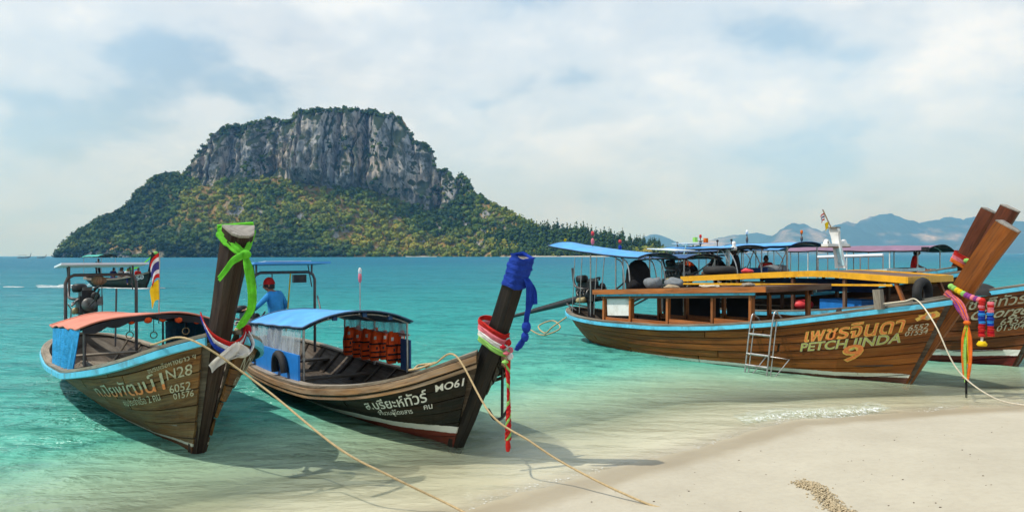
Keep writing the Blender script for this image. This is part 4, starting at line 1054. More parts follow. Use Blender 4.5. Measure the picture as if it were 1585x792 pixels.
MB().box((-4.55, -.955, .62), (2.72, .03, .46), ry=R(-1)).build('side_screen', 'plastic_blue', b2)
curtain(b2, [(-5.9, .90, 1.15), (-3.25, .90, 1.27)], [(-5.9, .93, .95), (-3.25, .93, 1.02)], 'clear_plastic', 'clear_curtain', 6, .02)
MB().tube([(-5.95, .90, .98), (-3.15, .90, 1.07)], .014, 6).build('hanging_rail', 'steel', b2)
MB().box((-3.35, .93, .72), (.34, .03, .52)).build('screen', 'tarp_navy', b2)
for y in (-.4, .1, .55):
    MB().box((-3.16, y, 1.30+.2*(1-(y/.93)**2)-.05), (.05, .07, .07)).build('bracket', 'tarp_navy', c2_)
a2 = arch(b2, -6.85, .62, .42, 2.06, 'steel_dark', (-7.3, -6.3, 2.19, 2.24), (1.0, 1.5), 'tarp_sky')
MB().box((-6.75, -.05, 2.27), (.62, .9, .02), ry=R(-3)).build('solar_panel', 'solar_panel', a2)
MB().box((-6.85, .30, 1.93), (.10, .26, .16)).build('speaker_box', 'engine_black', a2)
MB().tube([(-6.85, .12, 2.05), (-6.7, -.02, .9)], .014, 5).build('cord', 'cloth_yellow', a2)
MB().tube([(-6.85, -.25, 2.04), (-6.85, -.25, 1.0)], .012, 5).build('stay', 'steel_dark', a2)
engine(b2, -7.5, .55, 1.0, .95, tail=(-10.2, .5, -.1))
MB().tube([(-5.9, .4, 1.3), (-6.2, .44, 1.6)], .016, 6).build('rod', 'steel_dark', b2)
for u, tilt in ((-5.75, 0), (-3.9, .15)):
    P = [(u+.24*math.cos(a), -1.03-.02*math.sin(a), .56+.27*math.sin(a)) for a in np.linspace(math.pi*(-.05+tilt*.3), math.pi*1.05, 14)]
    o = MB().tube(P, .062, 10).build('tyre_fender', 'rubber'); ride(o, 2)
    tag(o, 'black hose fender over the blue side screen nearest the N28 boat' if u < -5 else 'black hose fender over the blue side screen below the clear curtain', 'fender')
pl_ = empty('buoy_pole'); ride(pl_, 2); tag(pl_, 'thin pole topped by small orange and white float above blue awning', 'pole')
MB().tube([(-5.1, .86, .5), (-5.15, .88, 2.05)], .012, 6).build('pole', 'steel', pl_)
MB().ball((-5.15, .88, 1.98), (.035, .035, .11), 9, 6).build('float', 'cloth_pink', pl_); MB().ball((-5.15, .88, 2.10), (.035, .035, .07), 9, 6).build('float', 'cloth_white', pl_)
# life jackets on the far rail
def jacket(k, u, z, rot, label, sc=1.0):
    r = empty('life_jacket', wpt(2, u, -.86, z), rz_of(2)+math.pi/2+rot); r.scale = (sc*.92, sc*.6, sc); tag(r, label, 'life jacket', 'orange life jackets hung under the blue awning')
    for s in (-1, 1):
        b = MB(); rings = []
        for zz, x0, x1, th in ((.03, .085, .15, .03), (-.06, .075, .165, .05), (-.16, .060, .165, .055), (-.24, .016, .19, .065), (-.34, .010, .21, .065), (-.46, .012, .20, .055), (-.52, .02, .19, .03)):
            rings.append([(s*x0, -th/2, zz), (s*(x0+x1)/2, -th*.75, zz), (s*x1, -th/2, zz), (s*x1, th/2, zz), (s*(x0+x1)/2, th*.7, zz), (s*x0, th/2, zz)])
        if s < 0: rings = [g[::-1] for g in rings]
        b.loft(rings, True); b.build('front_panel', 'jacket_orange', r)
        MB().box((s*.105, -.040, -.10), (.05, .012, .06)).build('reflective_patch', 'cloth_white', r)
    b = MB(); b.loft([[(-.16, .05, 0), (.16, .05, 0), (.16, .075, 0), (-.16, .075, 0)], [(-.2, .05, -.25), (.2, .05, -.25), (.2, .10, -.25), (-.2, .10, -.25)], [(-.19, .05, -.5), (.19, .05, -.5), (.19, .08, -.5), (-.19, .08, -.5)]]); b.build('back_panel', 'jacket_orange', r)
    for zz in (-.21, -.36, -.45): MB().box((0, 0, zz), (.40, .17, .022)).build('strap', 'cloth_black', r)
    for x in (-.07, .07): MB().box((x, -.05, -.29), (.03, .02, .05)).build('buckle', 'rubber', r)
    return r
for q, (u, z, rt, lb) in enumerate([(-5.45, 1.0, .1, 'leftmost orange life jacket hanging on rail under the blue awning'), (-5.02, 1.02, -.1, 'second orange life jacket from the left under the blue awning'), (-4.62, 1.03, .12, 'middle orange life jacket of the five under the blue awning'), (-4.24, 1.05, -.05, 'fourth orange life jacket from the left, beside the empty gap'), (-3.55, 1.08, .05, 'brightest orange life jacket, alone at the right end of rail')]):
    jacket(q, u, z+(.02, -.03, .015, -.02, .0)[q], rt, lb, (1.0, .94, 1.03, .96, 1.0)[q])
o = MB().ball((0, 0, 0), (.22, .14, .08), 12, 7); 
for i in range(len(o.v)):
    x, y, z = o.v[i]; o.v[i] = (x*(1+.2*math.sin(y*30)), y*(1+.2*math.sin(x*25)), z*(1+.25*math.sin(x*21+y*17)))
o = o.build('plastic_bag', 'plastic_pale', loc=wpt(2, -3.05, .45, .22)); tag(o, 'crumpled pale plastic bag on the black boat\'s floor', 'bag')
o = MB().box((0, 0, 0), (.34, .18, .08), rz=.3).build('red_bundle', 'plastic_red', loc=wpt(2, -3.45, .35, .25)); tag(o, 'folded red cloth bundle beside the pale plastic bag', 'bundle')
# blue cloth on its stem
bl = empty('blue_ribbon'); ride(bl, 2); tag(bl, 'royal blue cloth wrapped round the black stem top with knotted tail', 'ribbon')
b = MB(); rings = []
for zz, g_w in [(2.02+.34*i_/17, 1.10+.05*math.sin(i_*1.9)+.035*math.sin(i_*.7+1)) for i_ in range(18)]:
    uf = float(np.interp(zz, HULL2.stem[:, 1], HULL2.stem[:, 0])); dx, dz = -.89*.18, .45*.18*.8
    if zz > 2.33: uf += .02
    cx, cz = uf+dx*.5, zz+dz*.5
    ring = []
    for a in np.linspace(0, 2*math.pi, 14, endpoint=False):
        lx = math.copysign(abs(math.cos(a))**.5, math.cos(a))*.118*g_w; ly = math.copysign(abs(math.sin(a))**.5, math.sin(a))*.104*g_w
        ring.append((cx+lx*.89, ly, cz-lx*.45*.55+.012*math.sin(a*3+zz*40)))
    rings.append(ring)
b.grid(rings, wrap=True, smooth=True); inner = [[tuple(np.mean(np.array(r_), 0)*.06+np.array(p)*.94) for p in r_] for r_ in rings]; b.grid(inner, wrap=True, flip=True)
b.build('wrap', 'cloth_blue', bl)
MB().strip(bez([(1.30, .02, 2.18), (1.38, .06, 2.08), (1.36, .08, 1.9), (1.32, .07, 1.72), (1.30, .08, 1.62)], 16), (.3, 1, 0), [.07]*4+[.08]*6+[.06]*7, .02).build('tail', 'cloth_blue', bl)
MB().strip(bez([(1.29, .03, 2.16), (1.33, .14, 2.02), (1.36, .15, 1.85)], 10), (.3, 1, 0), .07, .02).build('tail', 'cloth_blue', bl)
MB().ball((1.30, .08, 1.60), (.05, .055, .07), 9, 6).ball((1.28, .075, 1.49), (.045, .045, .06), 9, 6).build('knot', 'cloth_blue', bl)
MB().strip(bez([(1.28, .08, 1.50), (1.24, .06, 1.42), (1.16, .04, 1.33)], 10), (.5, 1, .2), [.06]*5+[.075]*4+[.05]*2, .03).build('tail', 'cloth_blue', bl)
gr = empty('ribbon_garland'); ride(gr, 2); tag(gr, 'red, pink and lime ribbons with long braided tail on black bow', 'garland')
for k, cn in enumerate(('red', 'pink', 'white', 'lime')):
    z0 = 1.64-k*.065
    MB().strip(bez([(.60, .15, z0-.02), (.62, -.02, z0+.02), (.66, -.145, z0), (.80, -.15, z0-.05), (.93, -.13, z0-.11), (1.00+.01*k, -.03, z0-.17), (1.0, .06, z0-.15)], 22), (.45, -.15, 1), .066, .006).build('band', 'cloth_'+cn, gr)
for k, (cn, p) in enumerate([('crimson', (1.03, -.05, 1.36)), ('red', (1.02, .03, 1.40)), ('pink', (1.05, -.02, 1.29)), ('white', (1.06, .03, 1.25)), ('lime', (1.04, -.03, 1.19)), ('pink', (1.0, .07, 1.31))]):
    MB().torus(p, .026, .015, 'X' if k % 2 else 'Z', 10, 6).ball(p, (.026, .024, .03), 7, 5).build('rosette', 'cloth_'+cn, gr)
for k, cn in enumerate(('red', 'crimson', 'lime', 'red')):
    P = [(1.03+.018*math.cos(t*30+k*1.57), .01+.018*math.sin(t*26+k*1.57)+.012*math.sin(t*3), 1.20-.90*t) for t in np.linspace(0, 1, 70)]
    MB().tube(P, [.0155*(1+.12*math.sin(i*1.7+k)) for i in range(70)], 6).build('braid_strand', 'cloth_'+cn, gr)
MB().tube([(1.03, .01, .30), (1.03, .015, .22), (1.03, .01, .17)], [.022, .032, .018], 8).build('tassel', 'cloth_red', gr)
rope('mooring_rope', [wpt(2, .12, .55, 1.06), wpt(2, .28, .50, 1.13), wpt(2, .62, .42, 1.24), (-.235, 8.0, .69), (.18, 7.75, .46), (.51, 7.55, .29), (1.02, 7.05, .15), (1.45, 6.68, .09), (2.1, 6.2, .16)], .011, 'rope_tan', 'long tan mooring rope from the black MO61 boat onto the dry sand', n=70)
rope('rope_coil', [wpt(2, -.05, .62, 1.02), wpt(2, -.15, .50, 1.05), wpt(2, .0, .40, 1.08), wpt(2, .2, .48, 1.12), wpt(2, .1, .6, 1.06), wpt(2, -.1, .66, 1.01)], .014, 'rope_tan', 'loop of tan rope lying on the black boat\'s fore gunwale', n=40)
an = empty('anchor'); ride(an, 2); tag(an, 'dark iron anchor hanging behind the bow of the black boat', 'anchor')
MB().tube([(.32, .42, 1.0), (.25, .46, .38)], .02, 6).build('shank', 'engine_black', an)
MB().tube(bez([(.30, .22, .50), (.26, .34, .36), (.25, .46, .36), (.22, .60, .48)], 12), .02, 6).build('arm', 'engine_black', an)

# ------------------------------------------------------------------ boat 3: varnished boat with a cabin
PA3 = ([-10, -6, -3.2, -2, -.8, 0, .3], [-.12, -.06, .02, .04, .07, .12, .13])
b3 = boat('longtail_boat', 'varnished brown longtail boat lettered PETCH JINDA with number 9', FOOT[3], HEAD[3], HULL3,
          dict(hull='hull_varnish', inner='old_dark', rail='paint_cyan', cap='weathered', deck='old_dark', stem='stem_varnish'), PA3, 8, 3,
          [(-.2, .03, .08, .22), (0, .035, .10, .30), (.9, .04, .105, .34), (1.5, .04, .11, .33), (2.75, .05, .14, .36)], seed=13, benches=(-1.4, -8.3))
H = HULL3
for tx, a, c, q0, q1, m1, m2, bd, ys in [('เพชรจินดา', .778, .938, .665, .70, 'letter_orange', 'letter_gold', .012, 1.0), ('PETCH JINDA', .774, .942, .535, .575, 'letter_green_gold', 'letter_cream', .016, .92), ('9', .852, .886, .385, .395, 'letter_orange', 'letter_gold', .02, .62)]:
    lettering(H, b3, tx, a, c, q0, m2, q1=q1, bold=bd+.018, yscale=ys, off=.026)
    lettering(H, b3, tx, a+.0006, c-.0006, q0, m1, q1=q1, bold=bd-.012, yscale=ys, off=.029)
lettering(H, b3, '6552', .946, .977, .700, 'letter_cream', bold=.008); lettering(H, b3, '01534', .944, .980, .640, 'letter_cream', bold=.008)
def flame_eye(h, root, t, q, s, side=1):
    for k, (cn, sc_) in enumerate((('letter_gold', 1.0), ('letter_orange', .62), ('letter_cream', .3))):
        pts = [(-1.1, -.05), (-.75, .10), (-.95, .22), (-.45, .22), (-.35, .42), (.05, .34), (.5, .40), (.95, .12), (.98, -.1), (.6, -.22), (.1, -.30), (-.4, -.16), (-.8, -.30)]
        if k == 2: pts = [(.25*math.cos(a), .25*math.sin(a)) for a in np.linspace(0, 6.28, 9)[:-1]]
        pts = np.array(pts)*(sc_ if k < 2 else 1.0); p = h.xyz(t+pts[:, 0]*s*.012, q+pts[:, 1]*s*.09, side, .021+.003*k)
        MB().add(p, [tuple(range(len(p)))]).build('painted_eye', cn, root)
flame_eye(HULL3, b3, .970, .84, 1.5)
# cabin
cab = empty('cabin', parent=b3); zr3 = gz(HULL3)
us_ = [-7.2, -6.25, -5.05, -3.75, -2.75]
def roofz(u): return float(np.interp(u, [-7.4, -2.4], [1.40, 1.66]))
for sd in (-1, 1):
    y = sd*1.0
    for a, c in zip(us_[:-1], us_[1:]): MB().beam((a+.04, y, zr3((a+c)/2)+.03), (c-.04, y, zr3((a+c)/2)+.03+.0), .04, .14).build('sill_board', 'cabin_wood', cab)
    for k, u in enumerate(us_):
        w = .13 if k in (0, 1, 4) else .10
        MB().beam((u, y, zr3(u)-.08), (u, y*.99, roofz(u)-.02), w, .06, (1, 0, 0)).build('post', 'cabin_wood', cab)
    MB().beam((us_[0]-.1, y*1.02, roofz(us_[0])-.09), (us_[-1]+.1, y*1.02, roofz(us_[-1])-.09), .05, .10).build('top_plate', 'cabin_dark', cab)
    MB().beam((us_[0]-.2, y*1.09, roofz(us_[0])-.055), (us_[-1]+.15, y*1.09, roofz(us_[-1])-.055), .03, .05).build('cyan_trim', 'paint_pale_cyan' if sd > 0 else 'paint_cyan', cab)
    MB().box((-6.72, y*.985, (zr3(-6.7)+roofz(-6.7))/2+.03), (.80, .02, .46), ry=R(-3)).build('white_panel', 'paint_white', cab)
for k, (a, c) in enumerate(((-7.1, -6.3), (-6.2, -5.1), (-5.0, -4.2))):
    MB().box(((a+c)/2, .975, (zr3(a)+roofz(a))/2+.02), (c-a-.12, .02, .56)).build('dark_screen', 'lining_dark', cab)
rp = empty('roof', parent=b3)
for k in range(9):
    y0 = -1.12+2.24*k/9+.004; y1 = -1.12+2.24*(k+1)/9-.004; cmb_ = lambda y: .05*(1-(y/1.12)**2)
    z0, z1 = roofz(-7.45), roofz(-2.35)
    MB().hexa([(-7.45, y0, z0+cmb_(y0)), (-2.35, y0, z1+cmb_(y0)), (-2.35, y1, z1+cmb_(y1)), (-7.45, y1, z0+cmb_(y1)), (-7.45, y0, z0+.035+cmb_(y0)), (-2.35, y0, z1+.035+cmb_(y0)), (-2.35, y1, z1+.035+cmb_(y1)), (-7.45, y1, z0+.035+cmb_(y1))]).build('plank', 'cabin_dark', rp)
for sd in (-1, 1): MB().beam((-7.5, sd*1.14, roofz(-7.5)+.035), (-2.3, sd*1.14, roofz(-2.3)+.035), .035, .12).build('fascia', 'cabin_wood' if sd < 0 else 'cabin_dark', rp)
MB().beam((-2.30, -1.15, roofz(-2.3)+.03), (-2.30, 1.15, roofz(-2.3)+.03), .04, .12).build('fascia', 'cabin_dark', rp)
rope('rope_coil', [wpt(3, -4.6+.22*math.cos(a)*(1+.2*math.sin(a*1.7)), .1+.16*math.sin(a), roofz(-4.6)+.11+.012*math.sin(a*2.3)) for a in np.linspace(0, 19, 40)], .014, 'rope_pale', 'pale rope coiled on the plank roof of the PETCH JINDA cabin', n=80)
MB().box((-.18, -.80, 1.58), (.13, .13, .36), ry=R(-6)).build('mooring_post', 'weathered', b3)
c3_ = canopy(b3, -9.9, -6.3, .72, 2.62, 2.28, .11, 'tarp_sky', 'lining_blue', [(-8.2, .6), (-8.2, -.6), (-7.2, .62), (-7.2, -.62)], 'steel', base=lambda u: 1.42 if u > -7.4 else .75, seed=4, droop=.04, sag=.006)
for u, y in ((-7.0, -.55), (-6.75, -.6), (-7.0, .55), (-6.75, .6)):
    MB().tube(bez([(u-.3, y*.95, 2.30), (u-.05, y*1.02, 2.2), (u+.06, y*1.06, 1.9), (u+.10, y*1.08, 1.46)], 14), .018, 6).build('bowed_post', 'steel', c3_)
MB().box((-6.2, .35, 2.52), (1.0, .7, .02), ry=R(3)).build('solar_panel', 'tarp_white', c3_)
def signal(k, u, v, z, h, cols, label):
    r = empty('signal_light', wpt(k, u, v, z), 0); tag(r, label, 'signal light')
    MB().tube([(0, 0, -.06), (0, .01, h*.75)], .017, 6).build('stalk', 'steel_dark', r)
    MB().lathe([(0, h*.7), (.04, h*.7), (.045, h*.9), (.03, h), (0, h)], n=10).build('lamp', cols[0], r)
    if len(cols) > 1: MB().ball((0, 0, h*.3), (.05, .05, h*.24), 8, 6).build('wrapping', cols[1], r)
signal(3, -8.9, -.1, 2.64, .42, ('plastic_red', 'cloth_pink'), 'red lamp on pink-wrapped stalk above the blue stern awning')
signal(3, -8.0, -.3, 2.50, .30, ('plastic_red', 'cloth_blue'), 'small red lamp with blue cloth at back of stern awning')
o = MB().strip(bez([wpt(3, -9.85, .1, 2.86), wpt(3, -9.9, .1, 2.75), wpt(3, -9.85, .12, 2.58)], 8), (1, .2, 0), .07, .03).build('yellow_rag', 'cloth_yellow'); tag(o, 'small yellow rag tied at the tip of the blue stern awning', 'rag')
engine(b3, -8.75, .15, 1.28, 1.35, tail=(-13.6, .1, .20))
MB().tube(bez([(-8.9, -.5, .85), (-9.5, -.35, 1.0), (-9.6, .1, .95), (-9.3, .5, .85)], 14), .02, 6).build('stern_hoop', 'steel_dark', b3)
o = MB(); rg = []
for z, w in ((1.50, .34), (1.75, .36), (2.0, .33), (2.18, .22), (2.26, .08)):
    rg.append([(.8*w*math.cos(a)*(1+.12*math.sin(3*a)), w*math.sin(a), z) for a in np.linspace(0, 6.28, 14, endpoint=False)])
o.grid(rg, wrap=True); o = o.build('black_cover', 'cloth_black', loc=(*wpt(3, -6.9, .12, 0)[:2], 0), rz=rz_of(3)); tag(o, 'humped black sheet standing on cabin roof under the blue awning', 'cover')
ld = empty('boarding_ladder', parent=None); ride(ld, 3); tag(ld, 'steel boarding ladder hooked over the side of the PETCH JINDA boat', 'ladder')
for u in (-2.74, -2.22):
    MB().tube(bez([(u+.17, -.95, zr3(u)+.02), (u+.15, -1.05, zr3(u)+.14), (u+.13, -1.20, zr3(u)+.10), (u+.05, -1.33, -.15)], 20), .017, 7).build('rail', 'steel', ld)
    MB().tube([(u+.20, -1.19, zr3(u)+.02), (u+.12, -1.31, -.15)], .013, 6).build('rail', 'steel', ld)
for k, z in enumerate((.15, .38, .78)):
    q = (z+.15)/1.3; MB().tube([(-2.69+.08*q, -1.33+.13*q, z), (-2.17+.08*q, -1.33+.13*q, z)], .026, 7).build('tread', 'steel', ld)
for u in (-2.74, -2.22):
    MB().tube([(u+.14, -1.30, .38), (u+.50, -1.22, .36), (u+.16, -1.33, -.12)], .012, 6).build('stay', 'steel', ld)
# ribbons on its bow
g3 = empty('ribbon_garland'); ride(g3, 3); tag(g3, 'orange and green ribbons knotted and hanging from bow of PETCH JINDA boat', 'garland')
for k, cn in enumerate(('purple', 'orange', 'pink')):
    MB().strip(bez([(.72-.02*k, -.20, 1.74-.01*k), (.86+.03*k, -.21, 1.56), (.98+.02*k, -.24, 1.38), (1.06, -.25, 1.24)], 14), (1, -.1, .4), [.10]*8+[.08]*4+[.05]*3, .012).build('band', 'cloth_'+cn, g3)
MB().ball((1.06, -.25, 1.22), (.06, .06, .04), 9, 6).build('knot', 'cloth_orange', g3)
for k, (cn, dx, l) in enumerate((('orange', -.06, .95), ('lime', -.02, 1.02), ('orange', .06, .90), ('green', -.04, .85), ('orange', .03, 1.0), ('yellow', .0, .7))):
    MB().strip(bez([(1.06, -.25, 1.22), (1.06+dx, -.26, .95), (1.06+dx*1.1, -.26-.02*math.sin(k), .6), (1.05+dx*.6, -.26, 1.22-l)], 16), (1, -.2, 0), .045, .014).build('tail', 'cloth_'+cn, g3)
MB().tube([(1.05, -.26, .25), (1.05, -.26, -.06)], .018, 6).build('tassel', 'cloth_black', g3)
g4 = empty('flower_garland'); ride(g4, 3); tag(g4, 'lime, yellow and purple flower garland with red and blue pendants on bow', 'garland')
cols = ['lime', 'lime', 'yellow', 'yellow', 'lime', 'purple', 'purple', 'pink', 'purple', 'pink', 'red']
for k, cn in enumerate(cols):
    s = k/(len(cols)-1); MB().ball((.78+.52*s, -.20-.05*s, 1.83-.22*s-.03*math.sin(s*3.1)), (.055, .05, .05), 8, 5).build('flower', 'cloth_'+cn, g4)
pr_ = random.Random(3)
for (x, y, z0, seq) in ((1.30, -.27, 1.60, ('red', 'red', 'pink', 'red', 'blue', 'sky', 'blue', 'blue', 'sky', 'crimson', 'red', 'red', 'crimson', 'red')), (1.41, -.22, 1.57, ('pink', 'red', 'pink', 'pink', 'sky', 'blue', 'blue', 'sky', 'blue', 'red', 'red', 'crimson', 'red'))):
    for k, cn in enumerate(seq):
        r_ = pr_.uniform(.048, .062)
        MB().lathe([(.0, .022), (r_*.8, .02), (r_, .006), (r_*.82, -.012), (r_*.96, -.022), (0, -.026)], (x+pr_.uniform(-.006, .006), y, z0-.044*k), 9, smooth=False).build('bead', 'cloth_'+cn, g4)
MB().tube([(1.30, -.27, 1.0), (1.30, -.27, .90)], .02, 6).build('cord', 'cloth_white', g4); MB().lathe([(0, .03), (.05, .03), (.085, -.02), (.07, -.05), (0, -.06)], (1.30, -.27, .90), 10).build('pendant', 'cloth_yellow', g4)
rope('mooring_rope', [wpt(3, -.14, .80, 1.50), wpt(3, .20, .66, 1.56), wpt(3, .36, .52, 1.58), (7.12, 12.5, 1.2), (7.32, 12.25, .52), (7.62, 11.95, .15), (8.0, 11.7, .02), (8.8, 11.2, .06)], .012, 'rope_pale', 'pale mooring rope from the PETCH JINDA bow curving to the shore', n=60)
rope('stern_hose', [wpt(3, -9.2, .5, .7), wpt(3, -9.7, .7, .35), wpt(3, -10.2, .6, .12), wpt(3, -10.9, .3, .25), wpt(3, -10.6, .0, .42), wpt(3, -10.0, .2, .25), wpt(3, -10.3, .6, .05), wpt(3, -10.8, .75, .2)], .020, 'rope_tan', 'tan looped hose trailing off the stern of the cabin boat', 'hose', n=70)
# ------------------------------------------------------------------ the boats moored beyond
HULL4 = shifted(HULL3, .08, 1.10); HULL6 = shifted(HULL3, .36, 1.0); HULL7 = shifted(HULL3, .40, 1.0); HULL8 = shifted(HULL3, .42, .95)
SW = [(-.2, .03, .08, .22), (0, .035, .10, .30), (1.2, .04, .105, .34), (1.9, .04, .12, .36), (3.4, .06, .17, .40)]
PA4 = ([-10, -6, -3.2, -2, -.8, 0, .3], [-.12, .02, .10, .13, .17, .24, .26])
b4 = boat('longtail_boat', 'reddish brown longtail boat with long yellow roof beside the PETCH JINDA boat', FOOT[4], HEAD[4], HULL4,
          dict(hull='hull_red', inner='old_dark', rail='paint_cyan', cap='weathered', deck='old_dark', stem='stem_red'), PA4, 8, 3, SW, seed=21, benches=(-1.2, -8.6))
lettering(HULL4, b4, 'ชาติทัวร์', .86, .955, .80, 'letter_cream', bold=.012); lettering(HULL4, b4, 'George', .87, .968, .665, 'letter_cream', bold=.012, shear=.3)
lettering(HULL4, b4, '6452', .925, .968, .565, 'letter_cream', bold=.006); lettering(HULL4, b4, '01304', .922, .972, .495, 'letter_cream', bold=.006)
flame_eye(HULL4, b4, .985, .82, 2.0)
def plank_roof(root, u0, u1, half, zt, mat, edge, nb=7, th=.04, fasc=.11, camber=.05):
    rp = empty('roof', parent=root); us = np.linspace(u0, u1, 12)
    for k in range(nb):
        y0 = -half+2*half*k/nb+.004; y1 = -half+2*half*(k+1)/nb-.004; P = []
        for u in us:
            c = lambda y: zt(u)+camber*(1-(y/half)**2); P.append([(u, y0, c(y0)-th), (u, y0, c(y0)), (u, y1, c(y1)), (u, y1, c(y1)-th)])
        MB().grid(P, local_uv(P), False, flip=True, wrap=False).build('plank', mat, rp)
    for sd in (-1, 1):
        P = [[(u, sd*half, zt(u)-fasc*.7), (u, sd*(half+.035), zt(u)-fasc*.7), (u, sd*(half+.035), zt(u)+fasc*.3), (u, sd*half, zt(u)+fasc*.3)] for u in us]
        MB().grid(P, local_uv(P), False, wrap=True, flip=(sd < 0)).build('fascia', edge, rp)
    MB().beam((u1+.02, -half-.03, zt(u1)-fasc*.2), (u1+.02, half+.03, zt(u1)-fasc*.2), .04, fasc).build('fascia', edge, rp)
    return rp
yz = lambda u: float(np.interp(u, [-8.4, -5, -3.9, -1.8], [1.70, 1.90, 1.95, 1.84]))
yr = plank_roof(b4, -8.4, -1.8, 1.05, yz, 'cabin_dark', 'paint_yellow', fasc=.15)
for sd in (-1, 1): MB().beam((-8.3, sd*1.10, yz(-8.3)-.17), (-2.1, sd*1.10, yz(-2.1)-.17), .04, .05).build('lower_fascia', 'paint_yellow', yr)
for u in (-8.1, -6.4, -4.7, -3.3, -2.1):
    for sd in (-1, 1): MB().beam((u+(.25 if u > -2.5 else 0), sd*1.0, gz(HULL4)(u)-.05), (u, sd*1.0, yz(u)-.03), .09, .07, (1, 0, 0)).build('post', 'cabin_wood' if u > -2.5 else 'cabin_dark', yr)
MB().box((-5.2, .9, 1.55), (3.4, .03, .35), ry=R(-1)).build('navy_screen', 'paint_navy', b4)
MB().box((-3.6, -.3, 1.12), (1.1, .8, .30)).build('blue_locker', 'plastic_blue', b4)
c4_ = canopy(b4, -10.4, -8.4, .85, 2.26, 2.30, .13, 'tarp_navy', 'lining_dark', [(-9.6, .6), (-9.6, -.6), (-8.6, .7), (-8.6, -.7)], 'steel', base=lambda u: 1.0 if u < -9 else 1.7, seed=2, droop=-.03, sag=.006)
engine(b4, -9.35, .2, 1.75, 1.2, tail=(-13.2, .2, .1))
o = MB().torus((0, 0, .13), .36, .125, 'Z', 22, 9).build('inner_tube', 'rubber', loc=wpt(4, -7.6, .30, yz(-7.6)+.05)); tag(o, 'fat black inner tube lying on the yellow roof', 'tube')
o = MB().torus((0, 0, 0), .26, .10, 'X', 20, 8).build('tyre', 'rubber', loc=wpt(4, -1.55, .86, 1.52), rz=rz_of(4)); tag(o, 'black tyre leaning under the front end of the yellow roof', 'tyre')
b = MB(); rg = []
for s in np.linspace(0, 1, 9):
    z = 1.52+.26*math.sin(s*math.pi/2); w = .42*math.cos(s*math.pi/2)+.01; rg.append([(w*math.cos(a)*(1+.06*math.sin(4*a)), w*.6*math.sin(a), z) for a in np.linspace(0, 6.28, 16, endpoint=False)])
o = b.grid(rg, wrap=True).build('black_bundle', 'rubber', loc=(*wpt(4, -.55, .62, 0)[:2], 0), rz=rz_of(4)); tag(o, 'rounded black bundle on the rail behind the PETCH JINDA bow', 'bundle')
o = MB().ball((0, 0, .1), (.3, .2, .14), 10, 6).build('red_basket', 'plastic_red', loc=wpt(4, -4.6, .75, 1.0)); tag(o, 'red and white bundle inside the boat under the yellow roof', 'bundle')

PA6 = ([-10, 0, 1], [-.05, .1, .2])
b6 = boat('longtail_boat', 'dark longtail boat with cyan rail, white mast and large blue stern awning', FOOT[6], HEAD[6], HULL6,
          dict(hull='hull_dark', inner='old_dark', rail='paint_cyan', cap='weathered', deck='old_dark', stem='stem_red'), PA6, 6, 2, SW, seed=31, ribs=False)
z6 = lambda u: float(np.interp(u, [-8.6, -5, -.9], [1.55, 1.72, 1.98])); plank_roof(b6, -8.6, -1.0, 1.0, z6, 'cabin_dark', 'paint_pale_cyan', 6, fasc=.08)
for u in (-8.2, -6, -4, -2, -1.2):
    for sd in (-1, 1): MB().beam((u, sd*.95, gz(HULL6)(u)-.05), (u, sd*.95, z6(u)-.02), .08, .07, (1, 0, 0)).build('post', 'cabin_dark', b6)
canopy(b6, -9.2, -6.0, .95, 2.58, 2.60, .09, 'tarp_sky', 'lining_blue', [(-8.9, .85), (-8.9, -.85), (-7.6, -.85), (-6.2, .85), (-6.2, -.85)], 'steel', base=lambda u: z6(u)-.05, seed=6, sag=.008)
MB().box((-8.2, -.3, 2.78), (1.2, .8, .02)).build('roof_sheet', 'tarp_white', b6)
for u, y in ((-6.4, -.8), (-6.1, -.85), (-6.4, .8)):
    MB().tube(bez([(u-.4, y*.9, 2.62), (u-.1, y, 2.5), (u+.15, y, 2.1), (u+.25, y, 1.66)], 12), .022, 6).build('bowed_post', 'steel', b6)
MB().tube([(-8.3, -.95, 1.55), (-7.9, -.95, 2.75)], .02, 6).build('slanted_pole', 'paint_pale_cyan', b6)
engine(b6, -9.0, -.1, 1.55, 1.2, tail=(-12.6, 0, .1))
# white mast
ms = empty('white_mast'); ride(ms, 6); tag(ms, 'white painted mast with crossbar, lamps and small flags above yellow roof', 'mast')
b = MB(); b.loft([[(-2.85+dx, y, z) for dx, y in ((-w, -.06), (w, -.06), (w, .06), (-w, .06))] for dx0, z, w in ((0, 1.98, .16),) for _ in (0,) for w in (w,)]+[[(-2.85-.22*s+dx, y, 1.98+1.18*s) for dx, y in ((-w, -.055), (w, -.055), (w, .055), (-w, .055))] for s, w in ((.3, .13), (.6, .115), (.8, .12), (.92, .15), (1, .13))]); b.build('post', 'paint_white', ms)
MB().box((-3.02, 0, 2.66), (.22, 1.15, .075)).build('crossbar', 'paint_white', ms)
MB().box((-3.02, 0, 2.605), (.25, 1.2, .03)).build('crossbar_edge', 'rail_brown', ms)
for y, sg in ((-.46, 1), (.44, -1)):
    b = MB(); b.loft([[(-3.09, y-.10, 2.68), (-2.95, y-.10, 2.68), (-2.95, y+.10, 2.68), (-3.09, y+.10, 2.68)], [(-3.08, y-.09+.02*sg, 2.76), (-2.96, y-.09+.02*sg, 2.76), (-2.96, y+.05*1, 2.76), (-3.08, y+.05, 2.76)], [(-3.06, y-.03, 2.83), (-2.98, y-.03, 2.83), (-2.98, y+.03, 2.83), (-3.06, y+.03, 2.83)]]); b.build('lamp_housing', 'paint_white', ms)
MB().ball((-2.97, -.50, 2.73), (.03, .03, .045), 8, 5).build('lamp', 'engine_black', ms)
MB().box((-3.07, 0, 3.18), (.26, .26, .03)).build('cap', 'weathered', ms)
